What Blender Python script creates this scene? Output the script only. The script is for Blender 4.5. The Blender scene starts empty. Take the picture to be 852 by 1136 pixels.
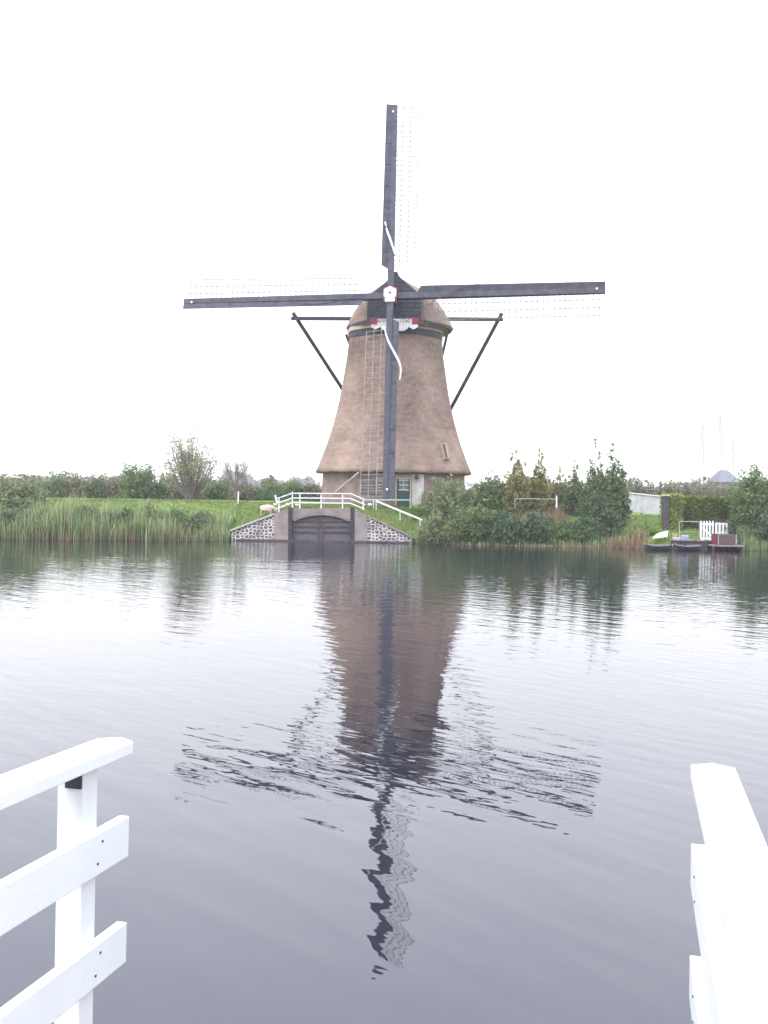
import bpy, math, random
import numpy as np
from mathutils import Vector, Matrix
R_ = math.radians
random.seed(7); rng = np.random.default_rng(7)
scn = bpy.context.scene
COL = scn.collection

# ------------------------------------------------------------------ camera
F = 1150.0
CAMZ = 2.9
cam_d = bpy.data.cameras.new('camera'); cam = bpy.data.objects.new('camera', cam_d); COL.objects.link(cam)
cam_d.sensor_fit = 'VERTICAL'; cam_d.sensor_height = 36; cam_d.lens = F/1136*36
cam_d.clip_start = 0.05; cam_d.clip_end = 6000
CM = Matrix.Translation((0, 0, CAMZ)) @ Matrix.Rotation(R_(90)-math.atan(21/F), 4, 'X') @ Matrix.Rotation(R_(0.85), 4, 'Z')
cam.matrix_world = CM
scn.camera = cam
CR = CM.to_3x3(); CP = Vector((0, 0, CAMZ))
def ray(x, y): return CR @ Vector(((x-426)/F, (568-y)/F, -1))
def px(x, y, Y):
    d = ray(x, y); return CP + d*(Y/d.y)

# ------------------------------------------------------------------ world, sun, exposure
SUN_EL, SUN_AZ = R_(48), R_(215)      # azimuth clockwise from +Y
w = bpy.data.worlds.new('World'); scn.world = w; w.use_nodes = True
nt = w.node_tree; nt.nodes.clear()
out = nt.nodes.new('ShaderNodeOutputWorld'); bg = nt.nodes.new('ShaderNodeBackground')
sky = nt.nodes.new('ShaderNodeTexSky'); sky.sky_type = 'NISHITA'; sky.sun_disc = False
sky.sun_elevation = SUN_EL; sky.sun_rotation = SUN_AZ; sky.air_density = 1; sky.dust_density = 4; sky.ozone_density = 1
tc = nt.nodes.new('ShaderNodeTexCoord')
mp = nt.nodes.new('ShaderNodeMapping'); mp.inputs['Scale'].default_value = (1, 1, 2.5)
nz = nt.nodes.new('ShaderNodeTexNoise'); nz.inputs['Scale'].default_value = 2.2; nz.inputs['Detail'].default_value = 5
cr = nt.nodes.new('ShaderNodeValToRGB')
cr.color_ramp.elements[0].position = .3; cr.color_ramp.elements[0].color = (.86, .865, .90, 1)
cr.color_ramp.elements[1].position = .7; cr.color_ramp.elements[1].color = (1.0, .985, .99, 1)
sc_ = nt.nodes.new('ShaderNodeVectorMath'); sc_.operation = 'SCALE'; sxz = nt.nodes.new('ShaderNodeSeparateXYZ'); nt.links.new(tc.outputs['Generated'], sxz.inputs[0])
zen = nt.nodes.new('ShaderNodeMapRange'); zen.inputs[1].default_value = 0; zen.inputs[2].default_value = 1; zen.inputs[3].default_value = 6.4; zen.inputs[4].default_value = 13.0   # overcast: brighter overhead than at the horizon
nt.links.new(sxz.outputs[2], zen.inputs[0]); nt.links.new(zen.outputs[0], sc_.inputs['Scale'])
mx = nt.nodes.new('ShaderNodeMix'); mx.data_type = 'RGBA'; mx.inputs[0].default_value = 0.9
L = nt.links.new
L(tc.outputs['Generated'], mp.inputs[0]); L(mp.outputs[0], nz.inputs['Vector']); L(nz.outputs['Fac'], cr.inputs[0])
tint = nt.nodes.new('ShaderNodeMix'); tint.data_type = 'RGBA'; tint.blend_type = 'MULTIPLY'; tint.inputs[7].default_value = (.86, .92, 1.08, 1)
tr_ = nt.nodes.new('ShaderNodeMapRange'); tr_.inputs[1].default_value = .12; tr_.inputs[2].default_value = .6; L(sxz.outputs[2], tr_.inputs[0]); L(tr_.outputs[0], tint.inputs[0])
L(cr.outputs[0], tint.inputs[6]); L(tint.outputs[2], sc_.inputs[0]); L(sky.outputs[0], mx.inputs[6]); L(sc_.outputs[0], mx.inputs[7])
L(mx.outputs[2], bg.inputs[0]); bg.inputs[1].default_value = 0.1; L(bg.outputs[0], out.inputs[0])
sun_d = bpy.data.lights.new('sun', 'SUN'); sun = bpy.data.objects.new('sun', sun_d); COL.objects.link(sun)
sun_d.energy = 0.6; sun_d.angle = R_(20); sun_d.color = (1, .96, .9)
sd = Vector((math.sin(SUN_AZ)*math.cos(SUN_EL), math.cos(SUN_AZ)*math.cos(SUN_EL), math.sin(SUN_EL)))
sun.rotation_euler = sd.to_track_quat('Z', 'Y').to_euler()
vs = scn.view_settings; vs.view_transform = 'Standard'; vs.look = 'None'; vs.gamma = 1; vs.use_curve_mapping = False
vs.exposure = 1.75
cy = scn.cycles
cy.use_denoising = True
try: cy.denoiser = 'OPENIMAGEDENOISE'
except Exception: pass
cy.max_bounces = 6; cy.diffuse_bounces = 3; cy.glossy_bounces = 3; cy.transmission_bounces = 3; cy.volume_bounces = 0; cy.transparent_max_bounces = 6
cy.volume_step_rate = 4
cy.caustics_reflective = False; cy.caustics_refractive = False

# ------------------------------------------------------------------ materials
def newmat(name):
    m = bpy.data.materials.new(name); m.use_nodes = True
    return m, m.node_tree, m.node_tree.nodes['Principled BSDF']
def bump(nt, bs, src, strength, dist=.02):
    b = nt.nodes.new('ShaderNodeBump'); b.inputs['Strength'].default_value = strength; b.inputs['Distance'].default_value = dist
    nt.links.new(src, b.inputs['Height']); nt.links.new(b.outputs[0], bs.inputs['Normal']); return b
def noisemat(name, c1, c2, scale=3, stretch=(1, 1, 1), rough=.8, bmp=.3, dist=.02, lo=.35, hi=.65, detail=6, spec=.3, fine=None):
    m, nt, bs = newmat(name)
    tc = nt.nodes.new('ShaderNodeTexCoord'); mp = nt.nodes.new('ShaderNodeMapping'); mp.inputs['Scale'].default_value = stretch
    n = nt.nodes.new('ShaderNodeTexNoise'); n.inputs['Scale'].default_value = scale; n.inputs['Detail'].default_value = detail; n.inputs['Roughness'].default_value = .62
    r = nt.nodes.new('ShaderNodeValToRGB'); r.color_ramp.elements[0].position = lo; r.color_ramp.elements[1].position = hi
    r.color_ramp.elements[0].color = (*c1, 1); r.color_ramp.elements[1].color = (*c2, 1)
    K = nt.links.new
    K(tc.outputs['Object'], mp.inputs[0]); K(mp.outputs[0], n.inputs['Vector']); K(n.outputs['Fac'], r.inputs[0])
    src = r.outputs[0]
    if fine:
        n2 = nt.nodes.new('ShaderNodeTexNoise'); n2.inputs['Scale'].default_value = fine[0]; n2.inputs['Detail'].default_value = 4
        K(tc.outputs['Object'], n2.inputs['Vector'])
        mr = nt.nodes.new('ShaderNodeMapRange'); mr.inputs[1].default_value = .3; mr.inputs[2].default_value = .7
        mr.inputs[3].default_value = 1-fine[1]; mr.inputs[4].default_value = 1+fine[1]
        K(n2.outputs['Fac'], mr.inputs[0])
        v = nt.nodes.new('ShaderNodeVectorMath'); v.operation = 'SCALE'; K(src, v.inputs[0]); K(mr.outputs[0], v.inputs['Scale']); src = v.outputs[0]
    K(src, bs.inputs['Base Color'])
    bs.inputs['Roughness'].default_value = rough; bs.inputs['Specular IOR Level'].default_value = spec
    if bmp: bump(nt, bs, n.outputs['Fac'], bmp, dist)
    return m
M = {}
M['tar'] = noisemat('tarred_wood', (.040, .040, .055), (.072, .072, .094), 2.5, (1, 1, 1), .7, .3, .01, fine=(14, .15))
M['tar_dark'] = noisemat('black_tar', (.022, .022, .028), (.045, .045, .055), 4, rough=.6, bmp=.2)
M['white'] = noisemat('white_paint', (.68, .695, .68), (.73, .74, .735), 3, (1, 1, 1), .5, .12, .004, spec=.35, fine=(45, .018))
M['white_far'] = noisemat('weathered_white_paint', (.62, .63, .62), (.78, .79, .78), 6, rough=.6, bmp=.1)
M['red'] = noisemat('dark_red_paint', (.24, .018, .04), (.31, .03, .055), 5, rough=.5, bmp=.1)
M['lattice'] = noisemat('weathered_lath', (.14, .125, .12), (.26, .235, .225), 3, rough=.85, bmp=.2)
M['lattice_pale'] = noisemat('pale_lath', (.20, .17, .155), (.34, .30, .28), 3, rough=.85, bmp=.2)
M['wood'] = noisemat('bare_wood', (.26, .19, .13), (.42, .32, .23), 6, (1, 1, 5), .8, .3)
M['wood_grey'] = noisemat('grey_wood', (.16, .14, .14), (.28, .26, .25), 5, (1, 1, 4), .85, .3)
M['wood_dark'] = noisemat('wet_dark_wood', (.035, .03, .032), (.085, .075, .08), 5, (1, 1, 3), .7, .3)
M['gatewood'] = noisemat('lock_gate_planks', (.075, .065, .075), (.14, .12, .13), 3, (1, 1, 9), .8, .4)
M['ochre'] = noisemat('ochre_frame_paint', (.42, .33, .20), (.54, .44, .28), 6, rough=.6, bmp=.1)
M['green_paint'] = noisemat('dark_green_paint', (.018, .045, .045), (.03, .065, .062), 5, rough=.45, bmp=.1)
M['red_dull'] = noisemat('faded_red_boards', (.14, .025, .03), (.20, .04, .045), 5, rough=.7, bmp=.1)
M['teal_paint'] = noisemat('pale_green_paint', (.32, .50, .45), (.45, .62, .56), 5, rough=.5, bmp=.1)
M['plaster'] = noisemat('limewashed_wall', (.42, .39, .38), (.58, .54, .53), 3, rough=.9, bmp=.2)
M['stone'] = noisemat('coping_stone', (.32, .31, .28), (.52, .51, .46), 6, rough=.9, bmp=.3)
M['wool'] = noisemat('sheep_wool', (.40, .31, .25), (.58, .48, .40), 9, rough=1, bmp=.8, dist=.03)
M['band'] = noisemat('cream_paint_band', (.40, .30, .22), (.52, .41, .31), 4, rough=.7, bmp=.1)
M['bark'] = noisemat('bark', (.07, .055, .045), (.16, .13, .11), 8, (1, 1, .3), .9, .5)
M['bark_grey'] = noisemat('pale_bark', (.12, .10, .095), (.22, .19, .18), 8, (1, 1, .3), .9, .5)
M['steel'] = noisemat('galvanised_steel', (.25, .26, .28), (.38, .39, .41), 5, rough=.5, bmp=.05)
M['slab'] = noisemat('boat_hull_paint', (.022, .024, .03), (.05, .052, .062), 5, rough=.5, bmp=.1)
M['blue_grey'] = noisemat('blue_grey_cover', (.20, .24, .32), (.30, .34, .42), 5, rough=.7, bmp=.2)
M['yellow'] = noisemat('yellow_plastic', (.60, .48, .06), (.70, .58, .10), 5, rough=.5, bmp=.05)
M['brownbox'] = noisemat('dark_brown_boards', (.07, .045, .045), (.13, .085, .08), 4, (1, 1, 6), .8, .3)
M['panel'] = noisemat('pale_corrugated_sheet', (.52, .53, .55), (.66, .67, .69), 3, rough=.55, bmp=.1)
M['slate'] = noisemat('slate_roof', (.10, .11, .13), (.17, .18, .20), 2, (1, 1, 3), .8, .3)
M['deck'] = noisemat('deck_planks', (.18, .16, .14), (.32, .29, .26), 5, (1, 6, 1), .85, .3)
def glassmat():
    m, nt, bs = newmat('window_glass'); bs.inputs['Base Color'].default_value = (.05, .06, .07, 1); bs.inputs['Roughness'].default_value = .08
    bs.inputs['Specular IOR Level'].default_value = .8; return m
M['glass'] = glassmat()
def darkmat():
    m, nt, bs = newmat('dark_recess'); bs.inputs['Base Color'].default_value = (.02, .02, .025, 1); bs.inputs['Roughness'].default_value = .9; return m
M['recess'] = darkmat()

def thatch():
    m, nt, bs = newmat('reed_thatch'); K = nt.links.new
    uv = nt.nodes.new('ShaderNodeUVMap')
    tc = nt.nodes.new('ShaderNodeTexCoord')
    mp = nt.nodes.new('ShaderNodeMapping'); mp.inputs['Scale'].default_value = (9, 1.2, 1)
    n1 = nt.nodes.new('ShaderNodeTexNoise'); n1.inputs['Scale'].default_value = 1.6; n1.inputs['Detail'].default_value = 7; n1.inputs['Roughness'].default_value = .7
    K(uv.outputs[0], mp.inputs[0]); K(mp.outputs[0], n1.inputs['Vector'])
    # courses: faint horizontal laying lines
    mp2 = nt.nodes.new('ShaderNodeMapping'); mp2.inputs['Scale'].default_value = (.25, 3.2, 1)
    n2 = nt.nodes.new('ShaderNodeTexNoise'); n2.inputs['Scale'].default_value = 1; n2.inputs['Detail'].default_value = 5; n2.inputs['Roughness'].default_value = .7
    K(uv.outputs[0], mp2.inputs[0]); K(mp2.outputs[0], n2.inputs['Vector'])
    n3 = nt.nodes.new('ShaderNodeTexNoise'); n3.inputs['Scale'].default_value = .45; n3.inputs['Detail'].default_value = 4
    K(tc.outputs['Object'], n3.inputs['Vector'])
    add = nt.nodes.new('ShaderNodeMath'); add.operation = 'ADD'; K(n1.outputs['Fac'], add.inputs[0]); K(n2.outputs['Fac'], add.inputs[1])
    add2 = nt.nodes.new('ShaderNodeMath'); add2.operation = 'ADD'; K(add.outputs[0], add2.inputs[0]); K(n3.outputs['Fac'], add2.inputs[1])
    mr = nt.nodes.new('ShaderNodeMapRange'); mr.inputs[1].default_value = 1.22; mr.inputs[2].default_value = 1.78
    K(add2.outputs[0], mr.inputs[0])
    r = nt.nodes.new('ShaderNodeValToRGB')
    r.color_ramp.elements[0].color = (.160, .112, .088, 1); r.color_ramp.elements[1].color = (.335, .246, .198, 1)
    K(mr.outputs[0], r.inputs[0]); K(r.outputs[0], bs.inputs['Base Color'])
    bs.inputs['Roughness'].default_value = .95; bs.inputs['Specular IOR Level'].default_value = .1
    bump(nt, bs, add.outputs[0], .6, .06)
    return m
M['thatch'] = thatch()

def brickmat(name, c1, c2, mortar, bw=.22, bh=.065, ms=.012):
    m, nt, bs = newmat(name); K = nt.links.new
    uv = nt.nodes.new('ShaderNodeUVMap'); b = nt.nodes.new('ShaderNodeTexBrick')
    b.inputs['Scale'].default_value = 1; b.inputs['Brick Width'].default_value = bw; b.inputs['Row Height'].default_value = bh
    b.inputs['Mortar Size'].default_value = ms; b.inputs['Color1'].default_value = (*c1, 1); b.inputs['Color2'].default_value = (*c2, 1); b.inputs['Mortar'].default_value = (*mortar, 1)
    K(uv.outputs[0], b.inputs['Vector'])
    n = nt.nodes.new('ShaderNodeTexNoise'); n.inputs['Scale'].default_value = 1.3; n.inputs['Detail'].default_value = 6
    K(uv.outputs[0], n.inputs['Vector'])
    mr = nt.nodes.new('ShaderNodeMapRange'); mr.inputs[1].default_value = .3; mr.inputs[2].default_value = .7; mr.inputs[3].default_value = .7; mr.inputs[4].default_value = 1.3
    K(n.outputs['Fac'], mr.inputs[0])
    v = nt.nodes.new('ShaderNodeVectorMath'); v.operation = 'SCALE'; K(b.outputs['Color'], v.inputs[0]); K(mr.outputs[0], v.inputs['Scale'])
    K(v.outputs[0], bs.inputs['Base Color']); bs.inputs['Roughness'].default_value = .9
    bump(nt, bs, b.outputs['Fac'], -.4, .01)
    return m
M['brick'] = brickmat('mill_brick', (.22, .125, .105), (.15, .09, .08), (.26, .21, .19))
M['brick_gate'] = brickmat('quay_brick', (.225, .165, .15), (.155, .125, .118), (.30, .275, .26))

def cobble():
    m, nt, bs = newmat('basalt_in_white_mortar'); K = nt.links.new
    uv = nt.nodes.new('ShaderNodeUVMap'); mp = nt.nodes.new('ShaderNodeMapping'); mp.inputs['Scale'].default_value = (4.3, 5.6, 1)
    v = nt.nodes.new('ShaderNodeTexVoronoi'); v.voronoi_dimensions = '2D'; v.feature = 'DISTANCE_TO_EDGE'; v.inputs['Randomness'].default_value = .75; v.inputs['Scale'].default_value = 1
    K(uv.outputs[0], mp.inputs[0]); K(mp.outputs[0], v.inputs['Vector'])
    n = nt.nodes.new('ShaderNodeTexNoise'); n.inputs['Scale'].default_value = 1.6; n.inputs['Detail'].default_value = 3
    K(uv.outputs[0], n.inputs['Vector'])
    mr = nt.nodes.new('ShaderNodeMapRange'); mr.inputs[1].default_value = .3; mr.inputs[2].default_value = .7; mr.inputs[3].default_value = .02; mr.inputs[4].default_value = .26
    K(n.outputs['Fac'], mr.inputs[0])
    lt = nt.nodes.new('ShaderNodeMath'); lt.operation = 'LESS_THAN'; K(v.outputs['Distance'], lt.inputs[0]); K(mr.outputs[0], lt.inputs[1])
    n2 = nt.nodes.new('ShaderNodeTexNoise'); n2.inputs['Scale'].default_value = 4
    K(uv.outputs[0], n2.inputs['Vector'])
    r = nt.nodes.new('ShaderNodeValToRGB'); r.color_ramp.elements[0].color = (.075, .06, .065, 1); r.color_ramp.elements[1].color = (.16, .13, .13, 1)
    K(n2.outputs['Fac'], r.inputs[0])
    mx = nt.nodes.new('ShaderNodeMix'); mx.data_type = 'RGBA'; K(lt.outputs[0], mx.inputs[0]); K(r.outputs[0], mx.inputs[6]); mx.inputs[7].default_value = (.50, .48, .46, 1)
    K(mx.outputs[2], bs.inputs['Base Color']); bs.inputs['Roughness'].default_value = .9
    bump(nt, bs, v.outputs['Distance'], .8, .08)
    return m
M['cobble'] = cobble()

def leafmat(name, c1, c2, c3=None, f3=.08, trans=.25, scale=1.2):
    """colour varies from leaf to leaf and from clump to clump; c3 = the odd turned leaf"""
    m, nt, bs = newmat(name); K = nt.links.new
    g = nt.nodes.new('ShaderNodeNewGeometry'); tc = nt.nodes.new('ShaderNodeTexCoord')
    n = nt.nodes.new('ShaderNodeTexNoise'); n.inputs['Scale'].default_value = scale; n.inputs['Detail'].default_value = 3
    K(tc.outputs['Object'], n.inputs['Vector'])
    a = nt.nodes.new('ShaderNodeMath'); a.operation = 'MULTIPLY_ADD'; a.inputs[1].default_value = .55; K(g.outputs['Random Per Island'], a.inputs[0])
    b = nt.nodes.new('ShaderNodeMapRange'); b.inputs[1].default_value = .32; b.inputs[2].default_value = .68; b.inputs[4].default_value = .45
    K(n.outputs['Fac'], b.inputs[0]); K(b.outputs[0], a.inputs[2])
    r = nt.nodes.new('ShaderNodeValToRGB'); r.color_ramp.elements[0].color = (*c1, 1); r.color_ramp.elements[1].color = (*c2, 1); r.color_ramp.elements[1].position = 1
    K(a.outputs[0], r.inputs[0]); src = r.outputs[0]
    if c3:
        gt = nt.nodes.new('ShaderNodeMath'); gt.operation = 'GREATER_THAN'; gt.inputs[1].default_value = 1-f3
        fr = nt.nodes.new('ShaderNodeMath'); fr.operation = 'FRACT'; mu = nt.nodes.new('ShaderNodeMath'); mu.operation = 'MULTIPLY'; mu.inputs[1].default_value = 37.3
        K(g.outputs['Random Per Island'], mu.inputs[0]); K(mu.outputs[0], fr.inputs[0]); K(fr.outputs[0], gt.inputs[0])
        mx = nt.nodes.new('ShaderNodeMix'); mx.data_type = 'RGBA'; K(gt.outputs[0], mx.inputs[0]); K(src, mx.inputs[6]); mx.inputs[7].default_value = (*c3, 1); src = mx.outputs[2]
    K(src, bs.inputs['Base Color']); bs.inputs['Roughness'].default_value = .55; bs.inputs['Specular IOR Level'].default_value = .25
    tr = nt.nodes.new('ShaderNodeBsdfTranslucent'); K(src, tr.inputs[0]); ms = nt.nodes.new('ShaderNodeMixShader'); ms.inputs[0].default_value = trans
    K(bs.outputs[0], ms.inputs[1]); K(tr.outputs[0], ms.inputs[2]); K(ms.outputs[0], nt.nodes['Material Output'].inputs[0])
    return m
M['leaf_mid'] = leafmat('mid_green_leaves', (0.036, 0.062, 0.026), (0.217, 0.314, 0.113), (.26, .22, .08), .05)
M['leaf_dark'] = leafmat('dark_green_leaves', (0.023, 0.045, 0.023), (0.144, 0.231, 0.097), (.2, .2, .1), .05)
M['leaf_willow'] = leafmat('grey_green_willow_leaves', (0.055, 0.079, 0.04), (0.302, 0.365, 0.162), (.28, .25, .13), .06)
M['leaf_olive'] = leafmat('olive_sprout_leaves', (0.073, 0.083, 0.028), (0.357, 0.365, 0.114), (.32, .22, .08), .12)
M['leaf_autumn'] = leafmat('thin_autumn_leaves', (.17, .18, .08), (.36, .37, .20), (.34, .25, .14), .12)
M['leaf_grey'] = leafmat('faded_scrub_leaves', (0.076, 0.081, 0.052), (0.265, 0.241, 0.144), (.27, .22, .15), .06)
M['leaf_weed'] = leafmat('bright_weed_leaves', (0.073, 0.146, 0.026), (0.221, 0.342, 0.069), (.25, .25, .08), .06)
M['leaf_hedge'] = leafmat('clipped_hedge_leaves', (.07, .11, .02), (.16, .21, .05), (.2, .22, .05), .08)
M['leaf_hedge_light'] = leafmat('yellow_green_hedge_leaves', (.14, .20, .05), (.30, .36, .10), (.40, .36, .08), .12)
M['leaf_far'] = leafmat('far_wood_leaves', (.06, .075, .055), (.12, .13, .09), (.18, .13, .08), .1, scale=.15)
def stripmat(name, base, mid, tip, jitter):
    """reed and grass blades: v runs from the foot to the tip"""
    m, nt, bs = newmat(name); K = nt.links.new
    uv = nt.nodes.new('ShaderNodeUVMap'); sx = nt.nodes.new('ShaderNodeSeparateXYZ'); K(uv.outputs[0], sx.inputs[0])
    r = nt.nodes.new('ShaderNodeValToRGB'); e = r.color_ramp.elements; e[0].color = (*base, 1); e[1].color = (*tip, 1)
    a = e.new(.3); a.color = (*mid, 1); e[0].position = .12
    g = nt.nodes.new('ShaderNodeNewGeometry')
    tc = nt.nodes.new('ShaderNodeTexCoord'); n = nt.nodes.new('ShaderNodeTexNoise'); n.inputs['Scale'].default_value = .7; n.inputs['Detail'].default_value = 3
    K(tc.outputs['Object'], n.inputs['Vector'])
    K(sx.outputs[1], r.inputs[0])
    mr = nt.nodes.new('ShaderNodeMapRange'); mr.inputs[3].default_value = 1-jitter; mr.inputs[4].default_value = 1+jitter; K(g.outputs['Random Per Island'], mr.inputs[0])
    v = nt.nodes.new('ShaderNodeVectorMath'); v.operation = 'SCALE'; K(r.outputs[0], v.inputs[0]); K(mr.outputs[0], v.inputs['Scale'])
    hs = nt.nodes.new('ShaderNodeMix'); hs.data_type = 'RGBA'
    mr2 = nt.nodes.new('ShaderNodeMapRange'); mr2.inputs[1].default_value = .45; mr2.inputs[2].default_value = .7; mr2.inputs[4].default_value = .22; K(n.outputs['Fac'], mr2.inputs[0])
    K(mr2.outputs[0], hs.inputs[0]); K(v.outputs[0], hs.inputs[6]); hs.inputs[7].default_value = (*base, 1)
    K(hs.outputs[2], bs.inputs['Base Color']); bs.inputs['Roughness'].default_value = .7; bs.inputs['Specular IOR Level'].default_value = .2
    tr = nt.nodes.new('ShaderNodeBsdfTranslucent'); K(hs.outputs[2], tr.inputs[0]); ms = nt.nodes.new('ShaderNodeMixShader'); ms.inputs[0].default_value = .2
    K(bs.outputs[0], ms.inputs[1]); K(tr.outputs[0], ms.inputs[2]); K(ms.outputs[0], nt.nodes['Material Output'].inputs[0])
    return m
M['reed'] = stripmat('green_reeds', (.19, .16, .09), (.17, .23, .10), (.30, .38, .17), .6)
M['reed_brown'] = stripmat('dry_brown_reeds', (.22, .14, .09), (.26, .18, .11), (.28, .21, .14), .4)
M['grass'] = stripmat('grass_blades', (.10, .125, .038), (.145, .18, .055), (.21, .25, .09), .4)

def groundmat():
    m, nt, bs = newmat('grassy_ground'); K = nt.links.new
    tc = nt.nodes.new('ShaderNodeTexCoord')
    n = nt.nodes.new('ShaderNodeTexNoise'); n.inputs['Scale'].default_value = .5; n.inputs['Detail'].default_value = 8; n.inputs['Roughness'].default_value = .7
    K(tc.outputs['Object'], n.inputs['Vector'])
    r = nt.nodes.new('ShaderNodeValToRGB'); e = r.color_ramp.elements
    e[0].position = .3; e[0].color = (.075, .11, .025, 1); e[1].position = .75; e[1].color = (.20, .25, .07, 1); x = e.new(.52); x.color = (.12, .18, .04, 1)
    K(n.outputs['Fac'], r.inputs[0])
    # mud below the waterline and on the foot of the bank
    s = nt.nodes.new('ShaderNodeSeparateXYZ'); K(tc.outputs['Object'], s.inputs[0])
    mr = nt.nodes.new('ShaderNodeMapRange'); mr.inputs[1].default_value = .12; mr.inputs[2].default_value = .3; K(s.outputs[2], mr.inputs[0])
    mx = nt.nodes.new('ShaderNodeMix'); mx.data_type = 'RGBA'; K(mr.outputs[0], mx.inputs[0]); mx.inputs[6].default_value = (.06, .045, .035, 1); K(r.outputs[0], mx.inputs[7])
    K(mx.outputs[2], bs.inputs['Base Color']); bs.inputs['Roughness'].default_value = .95; bs.inputs['Specular IOR Level'].default_value = .1
    n2 = nt.nodes.new('ShaderNodeTexNoise'); n2.inputs['Scale'].default_value = 6; n2.inputs['Detail'].default_value = 5; K(tc.outputs['Object'], n2.inputs['Vector'])
    bump(nt, bs, n2.outputs['Fac'], .8, .1)
    return m
M['ground'] = groundmat()

def watermat():
    m, nt, bs = newmat('canal_water'); K = nt.links.new
    tc = nt.nodes.new('ShaderNodeTexCoord')
    def wave(scale_vec, rot, scale, detail, amp, dist=0.0):
        mp = nt.nodes.new('ShaderNodeMapping'); mp.vector_type = 'TEXTURE'
        mp.inputs['Rotation'].default_value = (0, 0, R_(rot)); mp.inputs['Scale'].default_value = scale_vec
        n = nt.nodes.new('ShaderNodeTexNoise'); n.inputs['Scale'].default_value = scale; n.inputs['Detail'].default_value = detail; n.inputs['Distortion'].default_value = dist
        n.inputs['Roughness'].default_value = .45
        K(tc.outputs['Object'], mp.inputs[0]); K(mp.outputs[0], n.inputs['Vector'])
        mu = nt.nodes.new('ShaderNodeMath'); mu.operation = 'MULTIPLY'; mu.inputs[1].default_value = amp; K(n.outputs['Fac'], mu.inputs[0]); return mu.outputs[0]
    # long lazy wavelets crossing at two angles plus a fine cat's paw, heights in metres
    sx = nt.nodes.new('ShaderNodeSeparateXYZ'); K(tc.outputs['Object'], sx.inputs[0])
    parts = [wave((4.5, 1, 1), -52, 3.4, 0, .0060, .3), wave((3.2, 1, 1), -32, 1.9, 0, .0038, .3), wave((4, 1, 1), 6, .45, 1, .006), wave((2, 1, 1), -35, 19, 0, .00030, 0)]
    s = parts[0]
    for p in parts[1:]:
        a = nt.nodes.new('ShaderNodeMath'); a.operation = 'ADD'; K(s, a.inputs[0]); K(p, a.inputs[1]); s = a.outputs[0]
    # shorter chop over the middle of the canal
    mr0 = nt.nodes.new('ShaderNodeMapRange'); mr0.inputs[1].default_value = 6.5; mr0.inputs[2].default_value = 12; K(sx.outputs[1], mr0.inputs[0])
    c0 = wave((3.4, 1, 1), -36, 6.2, 1, .0040, .3); m0 = nt.nodes.new('ShaderNodeMath'); m0.operation = 'MULTIPLY'; K(c0, m0.inputs[0]); K(mr0.outputs[0], m0.inputs[1])
    a = nt.nodes.new('ShaderNodeMath'); a.operation = 'ADD'; K(s, a.inputs[0]); K(m0.outputs[0], a.inputs[1]); s = a.outputs[0]
    # a ruffled patch towards the far bank
    mr = nt.nodes.new('ShaderNodeMapRange'); mr.inputs[1].default_value = 14; mr.inputs[2].default_value = 34; mr.inputs[3].default_value = 0; mr.inputs[4].default_value = 1; K(sx.outputs[1], mr.inputs[0])
    f = wave((2.5, 1, 1), -5, 3.6, 2, .0085, .2)
    mm = nt.nodes.new('ShaderNodeMath'); mm.operation = 'MULTIPLY'; K(mr.outputs[0], mm.inputs[0]); K(f, mm.inputs[1])
    a = nt.nodes.new('ShaderNodeMath'); a.operation = 'ADD'; K(s, a.inputs[0]); K(mm.outputs[0], a.inputs[1]); s = a.outputs[0]
    # wind-ruffled patches just off the far bank
    mr2 = nt.nodes.new('ShaderNodeMapRange'); mr2.inputs[1].default_value = 30; mr2.inputs[2].default_value = 50; K(sx.outputs[1], mr2.inputs[0])
    f2 = wave((5, 1, 1), -4, .9, 2, .045, .1); pz = wave((2.2, 1, 1), 0, .085, 1, 1.0)
    pr = nt.nodes.new('ShaderNodeMapRange'); pr.inputs[1].default_value = .42; pr.inputs[2].default_value = .62; K(pz, pr.inputs[0])
    m2 = nt.nodes.new('ShaderNodeMath'); m2.operation = 'MULTIPLY'; K(mr2.outputs[0], m2.inputs[0]); K(f2, m2.inputs[1])
    m3 = nt.nodes.new('ShaderNodeMath'); m3.operation = 'MULTIPLY'; K(m2.outputs[0], m3.inputs[0]); K(pr.outputs[0], m3.inputs[1])
    a = nt.nodes.new('ShaderNodeMath'); a.operation = 'ADD'; K(s, a.inputs[0]); K(m3.outputs[0], a.inputs[1]); s = a.outputs[0]
    b = nt.nodes.new('ShaderNodeBump'); b.inputs['Strength'].default_value = 1; b.inputs['Distance'].default_value = 1
    K(s, b.inputs['Height']); K(b.outputs[0], bs.inputs['Normal'])
    bs.inputs['Base Color'].default_value = (.012, .013, .020, 1); bs.inputs['Roughness'].default_value = 0.02
    bs.inputs['IOR'].default_value = 1.6; bs.inputs['Specular IOR Level'].default_value = .5
    return m
M['water'] = watermat()

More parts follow.
